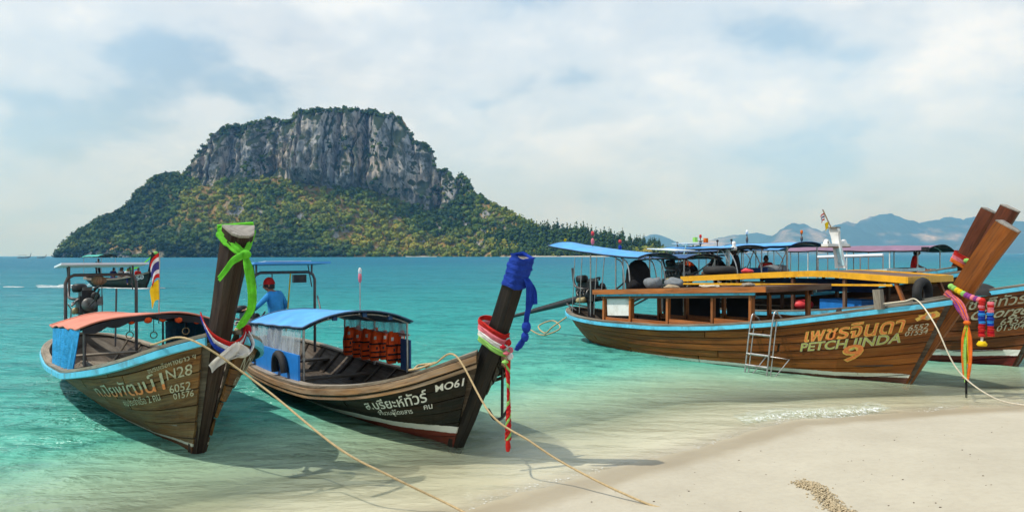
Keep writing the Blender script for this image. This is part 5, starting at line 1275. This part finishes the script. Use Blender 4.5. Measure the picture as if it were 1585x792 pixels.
MB().tube([(-3.12, -.05, 3.15), (-3.35, -.14, 3.72)], .018, 6).build('flag_staff', 'rail_brown', ms)
flag(ms, (-3.30, -.12, 3.62), .14, .22, ['red', 'white', 'navy', 'white', 'red'], (-.5, -.86, 0), .12); flag(ms, (-3.2, -.08, 3.36), .13, .22, ['yellow'], (-.5, -.86, 0), .1)
MB().strip(bez([(-2.80, -.07, 2.05), (-2.84, -.075, 2.3), (-2.90, -.07, 2.55)], 8), (1, 0, .2), [.20]*3+[.14]*4+[.16]*2, .012).build('blue_marking', 'paint_pale_cyan', ms)

b7 = boat('longtail_boat', 'dark red longtail boat with tall stem tied with pink and orange ribbon', FOOT[7], HEAD[7], HULL7,
          dict(hull='hull_dark', inner='old_dark', rail='paint_cyan', cap='weathered', deck='old_dark', stem='stem_red'), PA6, 6, 2, SW, seed=41, ribs=False)
z7 = lambda u: float(np.interp(u, [-8.6, -5, -3], [1.55, 1.70, 1.80])); plank_roof(b7, -8.4, -3.0, 1.0, z7, 'cabin_dark', 'cabin_dark', 6, fasc=.08)
canopy(b7, -6.9, -4.0, .95, 2.64, 2.68, .13, 'tarp_sky', 'tarp_navy', [(-6.7, .85), (-6.7, -.85), (-5.4, -.85), (-4.2, .85), (-4.2, -.85)], 'steel', base=lambda u: z7(u)-.05, seed=7, sag=.008)
MB().tube([(-3.0, -1.0, 2.30), (-.9, -1.0, 2.36)], .05, 8).build('rolled_awning', 'tarp_white', b7)
for u in (-3.0, -2.3, -1.6, -.9): MB().tube([(u, -1.0, 1.6), (u, -1.0, 2.34)], .018, 6).build('post', 'steel', b7)
for k, y in enumerate((-.45, -.1, .25)): MB().beam((-2.7, y, 1.78), (.05, y*.5, 1.92), .10, .07).build('spare_timber', 'cabin_wood', b7)
g7 = empty('ribbon_garland'); ride(g7, 7); tag(g7, 'pink and orange ribbon round the dark red stem behind the blue rail', 'garland')
for k, (cn, zz) in enumerate((('red', 2.20), ('pink', 2.10), ('orange', 2.0))):
    uf = float(np.interp(zz, HULL7.stem[:, 1], HULL7.stem[:, 0]))
    MB().strip(bez([(uf-.36, .17, zz+.22), (uf-.38, -.17, zz+.24), (uf-.15, -.19, zz+.10), (uf+.06, -.07, zz-.04), (uf+.06, .07, zz-.04), (uf-.15, .19, zz+.10), (uf-.36, .17, zz+.22)], 26), (.4, -.1, 1), .11, .02).build('band', 'cloth_'+cn, g7)
for cn, p in (('lime', (1.05, -.2, 2.2)), ('yellow', (1.15, -.19, 2.12)), ('orange', (1.32, -.1, 1.98)), ('crimson', (1.3, -.12, 2.08))): MB().ball(p, (.09, .06, .07), 8, 5).build('rosette', 'cloth_'+cn, g7)

b8 = boat('longtail_boat', 'brown longtail boat under a long dull purple awning, farthest of the raft', FOOT[8], HEAD[8], HULL8,
          dict(hull='hull_dark', inner='old_dark', rail='cabin_wood', cap='weathered', deck='old_dark', stem='stem_red'), PA6, 5, 2, [(-.2, .03, .08, .22), (0, .035, .10, .30), (1.9, .04, .12, .32), (3.4, .05, .12, .30)], seed=51, ribs=False)
canopy(b8, -5.4, .1, 1.0, 2.52, 2.50, .20, 'tarp_purple', 'lining_dark', [(-5.2, .9), (-5.2, -.9), (-3.6, -.9), (-3.6, .9), (-2.0, -.9), (-2.0, .9), (-.3, -.8), (-.3, .8)], 'steel', base=gz(HULL8), seed=8)
for u in (-4.4, -2.8, -1.2): MB().tube([(u, -.95, gz(HULL8)(u)), (u, -.95, 2.5)], .02, 6).build('post', 'paint_white', b8)
MB().box((.0, -.9, 2.56), (.16, .22, .14)).build('lamp_box', 'engine_black', b8)
for (k, u, v, z, h, c, lb) in [(6, -8.1, 0, 2.69, .40, ('cloth_red', 'steel_dark'), 'red lamp on tall stalk above the leftmost pale blue awning'), (7, -6.3, .2, 2.77, .50, ('paint_white', 'steel_dark'), 'white lamp on tall stalk above the middle blue awning'), (7, -4.3, -.1, 2.79, .42, ('cloth_orange', 'steel_dark'), 'orange lamp on stalk where blue awning meets purple awning'), (6, -8.9, .3, 2.64, .2, ('engine_black',), 'small black lamp at the left end of pale blue awning'), (6, -7.2, .2, 2.67, .22, ('engine_black',), 'small black lamp on the right half of pale blue awning'), (7, -6.75, .5, 2.73, .22, ('engine_black',), 'small black lamp at the left end of middle blue awning')]: signal(k, u, v, z, h, c, lb)
r = empty('signal_light', wpt(6, -8.1, 0, 2.74), rz_of(6)); tag(r, 'green and orange side lights on short bar above pale awning', 'signal light')
MB().tube([(0, -.3, .12), (0, .3, .12)], .012, 6).build('bar', 'steel_dark', r); MB().box((0, -.28, .17), (.1, .14, .16)).build('lamp', 'cloth_lime', r); MB().box((0, .28, .15), (.1, .14, .16)).build('lamp', 'cloth_orange', r)
o = MB().lathe([(0, 0), (.09, 0), (.10, .1), (.05, .16), (.07, .22), (.05, .28), (0, .3)], n=12).build('white_lantern', 'paint_white', loc=wpt(6, -6.05, .8, 2.52)); tag(o, 'white lantern at the right corner of the pale blue awning', 'lantern')

# ------------------------------------------------------------------ people
def person(name, label, loc, rz, J, cols, hat=None, scale=1.0, group=None):
    """J: joints by name -> (x, y, z), facing +x; one continuous skinned body"""
    bones = [('pelvis', 'waist', .135, .125), ('waist', 'chest', .125, .155), ('chest', 'neck', .155, .055), ('neck', 'skull', .055, .06)]
    rad = dict(pelvis=.14, waist=.125, chest=.155, neck=.058, skull=.06, shl=.075, ell=.048, wrl=.034, hal=.036, shr=.075, elr=.048, wrr=.034, har=.036, hpl=.105, knl=.068, anl=.042, tol=.04, hpr=.105, knr=.068, anr=.042, tor=.04)
    E = [('pelvis', 'waist'), ('waist', 'chest'), ('chest', 'neck'), ('neck', 'skull'), ('chest', 'shl'), ('shl', 'ell'), ('ell', 'wrl'), ('wrl', 'hal'), ('chest', 'shr'), ('shr', 'elr'), ('elr', 'wrr'), ('wrr', 'har'),
         ('pelvis', 'hpl'), ('hpl', 'knl'), ('knl', 'anl'), ('anl', 'tol'), ('pelvis', 'hpr'), ('hpr', 'knr'), ('knr', 'anr'), ('anr', 'tor')]
    names = list(rad); ix = {n: i for i, n in enumerate(names)}
    me = bpy.data.meshes.new(name); me.from_pydata([J[n] for n in names], [(ix[a], ix[b]) for a, b in E], []); ob = bpy.data.objects.new(name, me); COL.objects.link(ob)
    sk = ob.modifiers.new('s', 'SKIN'); sk.use_smooth_shade = True
    for n in names: sv = me.skin_vertices[0].data[ix[n]]; sv.radius = (rad[n], rad[n]*(1.0 if n not in ('chest', 'waist', 'pelvis') else 1.0)); sv.use_root = (n == 'pelvis')
    ob.modifiers.new('u', 'SUBSURF').levels = 1
    dg = bpy.context.evaluated_depsgraph_get(); m2 = bpy.data.meshes.new_from_object(ob.evaluated_get(dg)); bpy.data.objects.remove(ob)
    co = np.array([v.co[:] for v in m2.vertices]); fs = [tuple(p.vertices) for p in m2.polygons]; bpy.data.meshes.remove(m2)
    mats = [cols['skin'], cols['shirt'], cols['sleeve'], cols['pants']]
    reg = {('pelvis', 'waist'): 1, ('waist', 'chest'): 1, ('chest', 'neck'): 1, ('neck', 'skull'): 0, ('chest', 'shl'): 1, ('shl', 'ell'): 1, ('ell', 'wrl'): 2, ('wrl', 'hal'): 0, ('chest', 'shr'): 1, ('shr', 'elr'): 1, ('elr', 'wrr'): 2, ('wrr', 'har'): 0, ('pelvis', 'hpl'): 3, ('hpl', 'knl'): 3, ('knl', 'anl'): 3, ('anl', 'tol'): 0, ('pelvis', 'hpr'): 3, ('hpr', 'knr'): 3, ('knr', 'anr'): 3, ('anr', 'tor'): 0}
    A = np.array([J[a] for a, b in E]); Bv = np.array([J[b] for a, b in E]); Rg = np.array([reg[e] for e in E])
    b = MB(); b.sm = True
    for f in fs:
        c = co[list(f)].mean(0); t = np.clip(((c-A)*(Bv-A)).sum(1)/np.maximum(((Bv-A)**2).sum(1), 1e-9), 0, 1); d = np.linalg.norm(A+(Bv-A)*t[:, None]-c, axis=1)
        k = int(d.argmin()); g = int(Rg[k])
        if E[k] == ('chest', 'neck') and t[k] > .8: g = 0
        b.cur = g; b.add([], []); b.f.append(f); b.mi.append(g); b.smooth.append(True); b.uv.append(None)
    b.v = [tuple(p) for p in co]; b.cur = 0
    hc = V(*J['skull'])+unit(V(*J['skull'])-V(*J['neck']))*.045; hx = J.get('look', (1, 0, 0)); fx = unit(V(*hx)); fy = unit(np.cross(V(0, 0, 1), fx)); fz = np.cross(fx, fy)
    def hp(x, y, z): return hc+fx*x+fy*y+fz*z
    rows_ = []                                                       # head with brow, nose, jaw
    for i in range(13):
        th = math.pi*i/12; z = -.118*math.cos(th); r_ = math.sin(th); row = []
        for j in range(16):
            a = 2*math.pi*j/16; x = .098*r_*math.cos(a); y = .074*r_*math.sin(a)
            if z < -.03: x *= 1-.10*(1 if x < 0 else .0); x += .008*(x > 0); y *= .90
            if math.cos(a) > .95 and -.05 < z < .015: x += .022 if z < -.005 else .012
            row.append(hp(x, y, z))
        rows_.append(row)
    b.grid(rows_, flip=True, wrap=True)
    for s in (-1, 1): b.ball(hp(-.005, s*.076, -.005), (.018, .018, .032), 7, 5)
    for side in ('l', 'r'):                                           # five fingers a hand
        h_, w_, e_ = V(*J['ha'+side]), V(*J['wr'+side]), V(*J['el'+side]); d = unit(h_-w_); sd = unit(np.cross(d, V(.2, .1, 1))); dn = np.cross(d, sd)*(1 if np.cross(d, sd)[2] < 0 else -1)
        for q, (o_, l) in enumerate(((-.030, .060), (-.010, .072), (.010, .070), (.029, .055))):
            p0 = h_+sd*o_+d*.01; b.tube([p0, p0+d*l*.55+dn*l*.10, p0+d*l*.85+dn*l*.42], [.010, .009, .007], 6)
        p0 = w_+(h_-w_)*.6+sd*-.03; b.tube([p0, p0-sd*.03+d*.03, p0-sd*.028+d*.055+dn*.012], [.012, .010, .008], 6)
    o = b.build(name, mats, None, loc=loc, rz=rz); o.scale = (scale,)*3; tag(o, label, 'person', group)
    e = MB()
    for s in (-1, 1):
        MB().ball(hp(.088, s*.030, .008), (.009, .013, .008), 7, 5).build('eye', 'hair_black', o)
    MB().box(tuple(hp(.094, 0, -.062)), (.012, .045, .008)).build('mouth', 'plastic_red', o)
    hb = MB(); R2 = []
    for i in range(7):
        th = math.pi*(.40+.60*i/6); z = -.126*math.cos(th)
        R2.append([hp(.106*math.sin(th)*math.cos(a)-.006, .083*math.sin(th)*math.sin(a), z-(.035 if math.cos(a) < .2 and i == 0 else 0)) for a in np.linspace(0, 2*math.pi, 16, endpoint=False)])
    hb.grid(R2, flip=True, wrap=True).build('hair', 'hair_black', o)
    if hat:
        R3 = []
        for i in range(7):
            th = math.pi*(.52+.48*i/6); z = -.150*math.cos(th)
            R3.append([hp(.116*math.sin(th)*math.cos(a)-.004, .094*math.sin(th)*math.sin(a), z+.012) for a in np.linspace(0, 2*math.pi, 18, endpoint=False)])
        hb = MB().grid(R3, flip=True, wrap=True)
        brim = [[hp(.105+dx, y*(1-dx*3.0), .022-.02*dx*8*abs(y)*4-dz) for y in np.linspace(-.075, .075, 7)] for dx, dz in ((0, 0), (.04, .004), (.085, .016))]
        hb.grid(brim); hb.grid([[p-fz*.006 for p in r] for r in brim], flip=True)
        hb.build('cap', hat, o)
    return o
def pose(kind):
    if kind == 'stand': J = dict(pelvis=(0, 0, .95), waist=(.0, 0, 1.10), chest=(.02, 0, 1.33), neck=(.03, 0, 1.49), skull=(.05, 0, 1.57), shl=(.02, .19, 1.41), ell=(.08, .27, 1.16), wrl=(.28, .24, 1.08), hal=(.36, .23, 1.08), shr=(.02, -.19, 1.41), elr=(.0, -.27, 1.15), wrr=(.15, -.25, .95), har=(.20, -.24, .89), hpl=(0, .10, .90), knl=(.05, .12, .50), anl=(0, .12, .09), tol=(.16, .13, .04), hpr=(0, -.10, .90), knr=(.04, -.12, .50), anr=(-.03, -.12, .09), tor=(.13, -.13, .04))
    if kind == 'sit': J = dict(pelvis=(0, 0, .12), waist=(.02, 0, .28), chest=(.06, 0, .50), neck=(.09, 0, .66), skull=(.12, 0, .74), shl=(.06, .18, .58), ell=(.12, .26, .35), wrl=(.30, .20, .25), hal=(.37, .18, .24), shr=(.06, -.18, .58), elr=(.12, -.26, .35), wrr=(.30, -.20, .25), har=(.37, -.18, .24), hpl=(.04, .10, .10), knl=(.44, .14, .14), anl=(.47, .13, -.26), tol=(.60, .13, -.32), hpr=(.04, -.10, .10), knr=(.44, -.14, .14), anr=(.47, -.13, -.26), tor=(.60, -.13, -.32))
    if kind == 'squat': J = dict(pelvis=(0, 0, .16), waist=(.06, 0, .30), chest=(.24, 0, .44), neck=(.36, 0, .55), skull=(.43, 0, .60), shl=(.26, .18, .46), ell=(.38, .22, .26), wrl=(.56, .16, .16), hal=(.63, .14, .13), shr=(.26, -.18, .46), elr=(.38, -.22, .26), wrr=(.56, -.16, .16), har=(.63, -.14, .13), hpl=(.02, .11, .16), knl=(.34, .18, .38), anl=(.10, .15, .08), tol=(.24, .16, .03), hpr=(.02, -.11, .16), knr=(.34, -.18, .38), anr=(.10, -.15, .08), tor=(.24, -.16, .03))
    return J
J = pose('stand'); J.update(look=(.8, .45, -.05), shl=(.05, .19, 1.40), ell=(.22, .30, 1.18), wrl=(.44, .26, 1.12), hal=(.52, .25, 1.12), shr=(.03, -.19, 1.41), elr=(-.06, -.28, 1.18), wrr=(.10, -.30, 1.02), har=(.17, -.29, 1.0), chest=(.07, 0, 1.32), neck=(.11, 0, 1.475), skull=(.14, 0, 1.55))
person('person', 'man in blue long-sleeved shirt and red cap standing behind the blue awning', wpt(2, -6.70, .22, .22), R(165), J, dict(skin='skin_brown', shirt='cloth_shirt', sleeve='cloth_shirt', pants='cloth_navy'), hat='cloth_red')
DK = dict(skin='skin_dark', shirt='cloth_black', sleeve='cloth_black', pants='cloth_black'); RD = dict(skin='skin_dark', shirt='cloth_red', sleeve='skin_dark', pants='cloth_navy')
person('person', 'person in black leaning forward under the pale blue awning', wpt(6, -6.95, .2, z6(-6.9)+.03), R(200), pose('squat'), DK, scale=1.12)
person('person', 'person in black sitting upright at the right end of pale blue awning', wpt(6, -6.35, .2, z6(-6.3)+.05), R(150), pose('sit'), DK)
person('person', 'person in bright red crouching by the engine above the yellow roof', wpt(6, -8.05, .35, z6(-8)+.05), R(190), pose('squat'), dict(skin='skin_dark', shirt='jacket_orange', sleeve='jacket_orange', pants='cloth_black'))
person('person', 'person in red sitting under the middle blue awning', wpt(7, -5.5, .2, z7(-5.5)-.22), R(250), pose('sit'), RD)
person('person', 'person in red top sitting at front end of the purple awning', wpt(8, -.7, .35, 1.66), R(330), pose('sit'), RD)

# ------------------------------------------------------------------ the green boat under way and two specks on the horizon
HULLF = Hull([(.6, .1, 1.25), (.3, .4, 1.12), (-.5, .75, .95), (-2, .95, .75), (-4, 1.0, .65), (-6, .9, .68), (-7, .5, .75), (-7.2, 0, .76)], [(-.08, -.12), (0, 0), (.45, .8), (.75, 1.4), (1.15, 2.6)], P_A)
FOOT[9] = (-26.9, 54.6); HEAD[9] = (.87, -.49)
b9 = boat('longtail_boat', 'dark green longtail boat full of passengers crossing the bay', FOOT[9], HEAD[9], HULLF, dict(hull='hull_green', inner='old_dark', rail='weathered', cap='weathered', deck='old_dark', stem='stem_black'), PA6, 4, 1, [(-.2, .03, .06, .1), (0, .035, .07, .14), (1.2, .05, .12, .28), (2.6, .08, .14, .3)], seed=61, ribs=False, benches=(-1.5, -2.5, -3.5))
lettering(HULLF, b9, 'เรือ', .86, .95, .68, 'letter_white', bold=.02)
canopy(b9, -6.9, -4.6, .75, 2.32, 2.36, .16, 'tarp_green' if 'tarp_green' in MATS else (plain('tarp_green', (.03, .36, .30), .5) and 'tarp_green'), 'lining_dark', [(-6.6, .7), (-6.6, -.7), (-4.8, .7), (-4.8, -.7)], 'steel', base=.6, seed=1)
canopy(b9, -4.4, -1.9, .85, 1.62, 1.66, .12, 'hull_dark', 'lining_dark', [(-4.2, .8), (-4.2, -.8), (-2.1, .8), (-2.1, -.8)], 'steel', base=.6, seed=2)
gf = empty('green_ribbon'); ride(gf, 9); tag(gf, 'green ribbon streaming from the stem of the distant green boat', 'ribbon')
MB().strip(bez([(1.1, 0, 2.62), (.3, -.1, 2.05), (-.6, -.3, 1.55), (-1.6, -.5, 1.35)], 14), (0, .3, 1), .13, .03).build('streamer', 'cloth_green', gf); MB().ball((1.15, 0, 2.6), (.16, .16, .12), 8, 5).build('knot', 'cloth_lime', gf)
SH = [('cloth_white', 'white'), ('cloth_red', 'red'), ('cloth_cream', 'cream'), ('cloth_lime', 'lime'), ('cloth_navy', 'navy'), ('cloth_crimson', 'dark red'), ('cloth_black', 'black')]
for k, (u, v) in enumerate(((-1.5, .45), (-1.55, -.35), (-2.5, .45), (-2.5, -.3), (-3.4, .4), (-3.5, -.3))):
    c_, n_ = SH[k]; person('person', 'seated passenger in %s top on the distant green boat' % n_, wpt(9, u, v, .62), rz_of(9)+R(20*(k % 3)-20), pose('sit'), dict(skin='skin_brown', shirt=c_, sleeve='skin_brown', pants='cloth_navy'))
person('person', 'boatman in black standing at the stern of the distant green boat', wpt(9, -5.9, 0, .45), rz_of(9), pose('stand'), dict(DK))
b = MB(); rr = random.Random(4)
for k in range(150):
    s = rr.random(); sd = rr.choice((-1, 1)); u = .6-s*13; v = sd*(.25+s*3.0+.15*rr.random()) if rr.random() < .6 else sd*(.7+.25*rr.random())
    p = wpt(9, u, v, .02); b.ball(p, (rr.uniform(.12, .5), rr.uniform(.06, .16), .03), 7, 4)
wk = b.build('wake_foam', 'foam_white'); tag(wk, 'white wake beside the moving green boat', 'foam', kind='stuff')
for k, (px, Y, s, lb) in enumerate(((37, 900, 1.5, 'tiny boat with raised stem on the left horizon'), (64, 950, 1.1, 'tiny dark low boat on the horizon nearer the island'))):
    r = empty('distant_boat', ((px-792.5)/1150*Y, Y, 0), 0.1); tag(r, lb, 'boat')
    b = MB(); b.loft([[(-5*s, -.3, .2), (-5*s, .3, .2), (-5*s, .4, 1.2), (-5*s, -.4, 1.2)], [(-2*s, -1, 0), (-2*s, 1, 0), (-2*s, 1.2, 1.2), (-2*s, -1.2, 1.2)], [(3*s, -.8, 0), (3*s, .8, 0), (3*s, 1, 1.5), (3*s, -1, 1.5)], [(5*s, -.1, 1.4), (5*s, .1, 1.4), (5*s, .1, 2.4), (5*s, -.1, 2.4)]]); b.build('hull', 'hull_dark', r)
    MB().tube([(4.8*s, 0, 1.8), (5.6*s, 0, 4.2*s)], [.35, .2], 6).build('stem_post', 'stem_black', r)
    if k == 0:
        MB().box((-1*s, 0, 3.6), (6*s, 2.2, .25)).build('canopy', 'lining_dark', r)
        for u in (-3.5*s, 1.5*s): MB().tube([(u, 0, 1), (u, 0, 3.5)], .12, 5).build('post', 'steel_dark', r)

# ------------------------------------------------------------------ small things on the shore
rr = random.Random(8)
def gzp(x, y): return float(ground_z(np.array([x]), np.array([y]))[0])
def pix(px, py, z=.1):
    hz_ = 394.2-(px-792.5)*.00271; Y = (2.4-z)*1150/(py-hz_); return (px-792.5)/1150*Y, Y
b = MB()
path = [pix(1243, 735, .25), pix(1262, 742, .25), pix(1290, 765, .3), pix(1330, 792, .3), pix(1370, 812, .3)]
pts = bez([(x, y, 0) for x, y in path], 40)
for p in pts:
    for _ in range(60):
        x = p[0]+rr.gauss(0, .045); y = p[1]+rr.gauss(0, .06); z = gzp(x, y); s = rr.uniform(.004, .012)
        b.ball((x, y, z+.004+.03*rr.random()*math.exp(-((x-p[0])/.07)**2)), (s*rr.uniform(.8, 1.5), s, s*.8), 5, 3)
plain('sand_clod', (.44, .36, .235), .95, .25, 30, .3)
o = b.build('sand_clods', 'sand_clod'); tag(o, 'ridge of dug sand clods on the beach', 'sand', kind='stuff')
b = MB(); plain('debris', (.10, .075, .05), .9, .4, 30)
for _ in range(170):
    px, py = rr.uniform(780, 1620), rr.uniform(650, 800); x, y = pix(px, py, .2)
    if offshore(np.array([x]), np.array([y]))[0] > -.7: continue
    s = rr.choice((.0025, .003, .004, .005, .008)); b.ball((x, y, gzp(x, y)+s*.3), (s*rr.uniform(.8, 2), s, s*.6), 5, 3)
o = b.build('beach_debris', 'debris'); tag(o, 'scattered dark bits of shell and driftwood on the pale sand', 'debris', kind='stuff')
# the little breaking wave
b = MB(); rr = random.Random(12)
sx = np.linspace(3.3, 5.9, 150); P = []
for x in sx:
    y0 = np.interp(x, SH_X, SH_Y)+.30+.12*math.sin(x*2.2); k = max(0, math.sin(math.pi*(x-3.3)/2.6))**.8; h_ = .055*k*(1+.3*math.sin(x*9))
    P.append([(x, y0-.22*k-.03, .004), (x, y0-.15*k, .35*h_+.006), (x, y0-.07*k, .8*h_+.008), (x, y0, h_+.006), (x, y0+.12, .75*h_), (x, y0+.35, .25*h_), (x, y0+.6, -.02)])
MATS['sea_foam'] = None
m = NT('sea_foam'); f = m.noise(m.coord('World', (1, 1.6, 1)), 9, 7, .7, .8); tr = m.n('ShaderNodeBsdfTransparent'); tr.inputs[0].default_value = (.95, .99, .97, 1)
x_ = m.n('ShaderNodeMixShader'); m.link(m.ramp(f, [(.50, 0.02), (.66, .85)]), x_.inputs[0]); m.link(tr.outputs[0], x_.inputs[1]); m.link(m.bsdf((.82, .84, .83), .5, 0, m.bump(f, .6, .02), .4), x_.inputs[2]); m.done(x_.outputs[0])
b.grid(P, flip=True); o = b.build('breaking_wave', 'sea_foam'); tag(o, 'small foamy wave breaking at the water\'s edge', 'wave', kind='stuff')
b = MB(); rr = random.Random(15)
for _ in range(240):
    x = rr.uniform(3.5, 5.7); k = math.sin(math.pi*(x-3.3)/2.6)**.8; y0 = np.interp(x, SH_X, SH_Y)+.30+.12*math.sin(x*2.2); y = y0+rr.gauss(-.04, .07)*k
    s = rr.uniform(.003, .011); b.ball((x, y, .012+.05*k*rr.random()), (s*1.5, s*1.2, s*.7), 6, 4)
o = b.build('wave_foam', 'foam_white'); tag(o, 'white froth along the small breaking wave', 'foam', kind='stuff')

# a thin lace of foam along the rest of the water's edge
b = MB(); rr = random.Random(21)
for _ in range(420):
    x = rr.uniform(-.6, 8.6); y = float(np.interp(x, SH_X, SH_Y))+.05+.07*math.sin(x*1.9)+.05*math.sin(x*4.7+1)+rr.gauss(0, .05)
    if math.sin(x*3.1)+math.sin(x*1.3+2) < -.3: continue
    s = rr.uniform(.002, .006); b.ball((x, y, max(.003, gzp(x, y))+.004), (s*2.2, s*1.3, s*.5), 5, 3)
o = b.build('shore_foam', 'foam_white'); tag(o, 'thin broken line of foam at the edge of the sand', 'foam', kind='stuff')
# clutter on the boats
def sack(k, u, v, z, r, mat, name, label, seed):
    q = random.Random(seed); b = MB(); b.ball((0, 0, r[2]*.85), r, 14, 9); ph = [q.uniform(0, 6) for _ in range(4)]
    for i, (x, y, zz) in enumerate(b.v):
        f = 1+.10*math.sin(x/r[0]*3+ph[0])*math.sin(y/r[1]*3+ph[1])+.08*math.sin(zz/r[2]*4+ph[2]+x/r[0]*5); b.v[i] = (x*f, y*f, max(0, zz*f))
    o = b.build(name, mat, loc=wpt(k, u, v, z), rz=q.uniform(0, 6)); tag(o, label, 'sack' if 'sack' in name else 'bundle'); return o
plain('sack_grey', (.17, .19, .21), .8, .3, 9, .5); plain('sack_tan', (.34, .27, .18), .85, .3, 9, .5)
sack(3, -6.15, .35, roofz(-6.1)+.075, (.22, .20, .16), 'sack_grey', 'grey_sack', 'grey sack on the cabin roof beside the black sheet', 1)
sack(3, -5.75, .05, roofz(-5.7)+.085, (.26, .2, .13), 'sack_grey', 'grey_sack', 'wider grey sack on the cabin roof towards the yellow roof', 2)
sack(3, -6.55, .62, roofz(-6.5)+.06, (.16, .14, .13), 'cloth_black', 'black_bundle', 'small black bundle at the foot of the black sheet on roof', 3)
sack(3, -5.2, .72, roofz(-5.2)+.06, (.22, .12, .06), 'sack_tan', 'tan_bundle', 'flat tan bundle near the edge of the cabin roof', 4)
sack(3, -3.2, .5, roofz(-3.2)+.075, (.3, .14, .05), 'weathered', 'rag_bundle', 'flat grey rag bundle at the front of the cabin roof', 5)
sack(6, -7.5, .1, z6(-7.5)+.03, (.34, .2, .14), 'sack_tan', 'tan_bundle', 'tan cargo heap between the crouching people under pale awning', 6)
sack(7, -4.9, .5, z7(-4.9)+.03, (.5, .25, .16), 'sack_grey', 'grey_heap', 'grey heap beside the red-clad person under middle blue awning', 7)
sack(4, -6.6, .35, yz(-6.6)+.04, (.2, .14, .08), 'plastic_red', 'red_bundle', 'small red bundle on the yellow roof by the inner tube', 8)
MB().box((-5.7, -.95, z7(-5.7)+.10), (1.6, .04, .30), ry=R(-2)).build('side_board', 'paint_navy', b7)
for k_, us2, zz_ in ((6, (-8.9, -8.3, -7.0), z6), (7, (-6.5, -5.9, -4.6), z7)):
    rt = b6 if k_ == 6 else b7
    for u in us2:
        MB().tube([(u, -.9, zz_(u)), (u+.35, -.8, 2.55)], .018, 6).build('slanted_post', 'steel', rt)
        MB().tube(bez([(u+.2, -.88, zz_(u)), (u+.25, -.9, 2.2), (u-.05, -.85, 2.5)], 10), .014, 6).build('bowed_post', 'steel_dark', rt)
for u in (-8.9, -8.6, -8.0, -7.7): MB().tube([(u, -.66, .8 if u < -7.8 else 1.42), (u+.05, -.60, 2.32)], .012, 6).build('thin_post', 'steel', b3)
for u, v in ((-3.3, 1.27), (-.9, 1.0)):
    o = MB().lathe([(0, -.18), (.07, -.17), (.085, -.1), (.085, .12), (.05, .18), (0, .19)], n=12).build('fender', 'rubber', loc=wpt(4, u, v*.96, gz(HULL4)(u)-.16)); tag(o, 'black fender on the cyan rail under yellow roof, %s the ladder' % ('above' if u < -2 else 'right of'), 'fender')

canopy(b8, -9.4, -5.7, .95, 2.60, 2.56, .10, 'tarp_sky', 'tarp_navy', [(-9.1, .85), (-9.1, -.85), (-7.5, -.85), (-7.5, .85), (-6.0, -.85), (-6.0, .85)], 'steel', base=gz(HULL8), seed=9, sag=.008)
engine(b8, -9.2, 0, 1.5, 1.1); engine(b7, -9.2, 0, 1.5, 1.15, tail=(-12.5, 0, .1))
canopy(b7, -9.3, -7.1, .9, 2.46, 2.50, .10, 'tarp_navy', 'lining_dark', [(-9.0, .8), (-9.0, -.8), (-7.3, .8), (-7.3, -.8)], 'steel', base=lambda u: 1.3, seed=10, sag=.008)
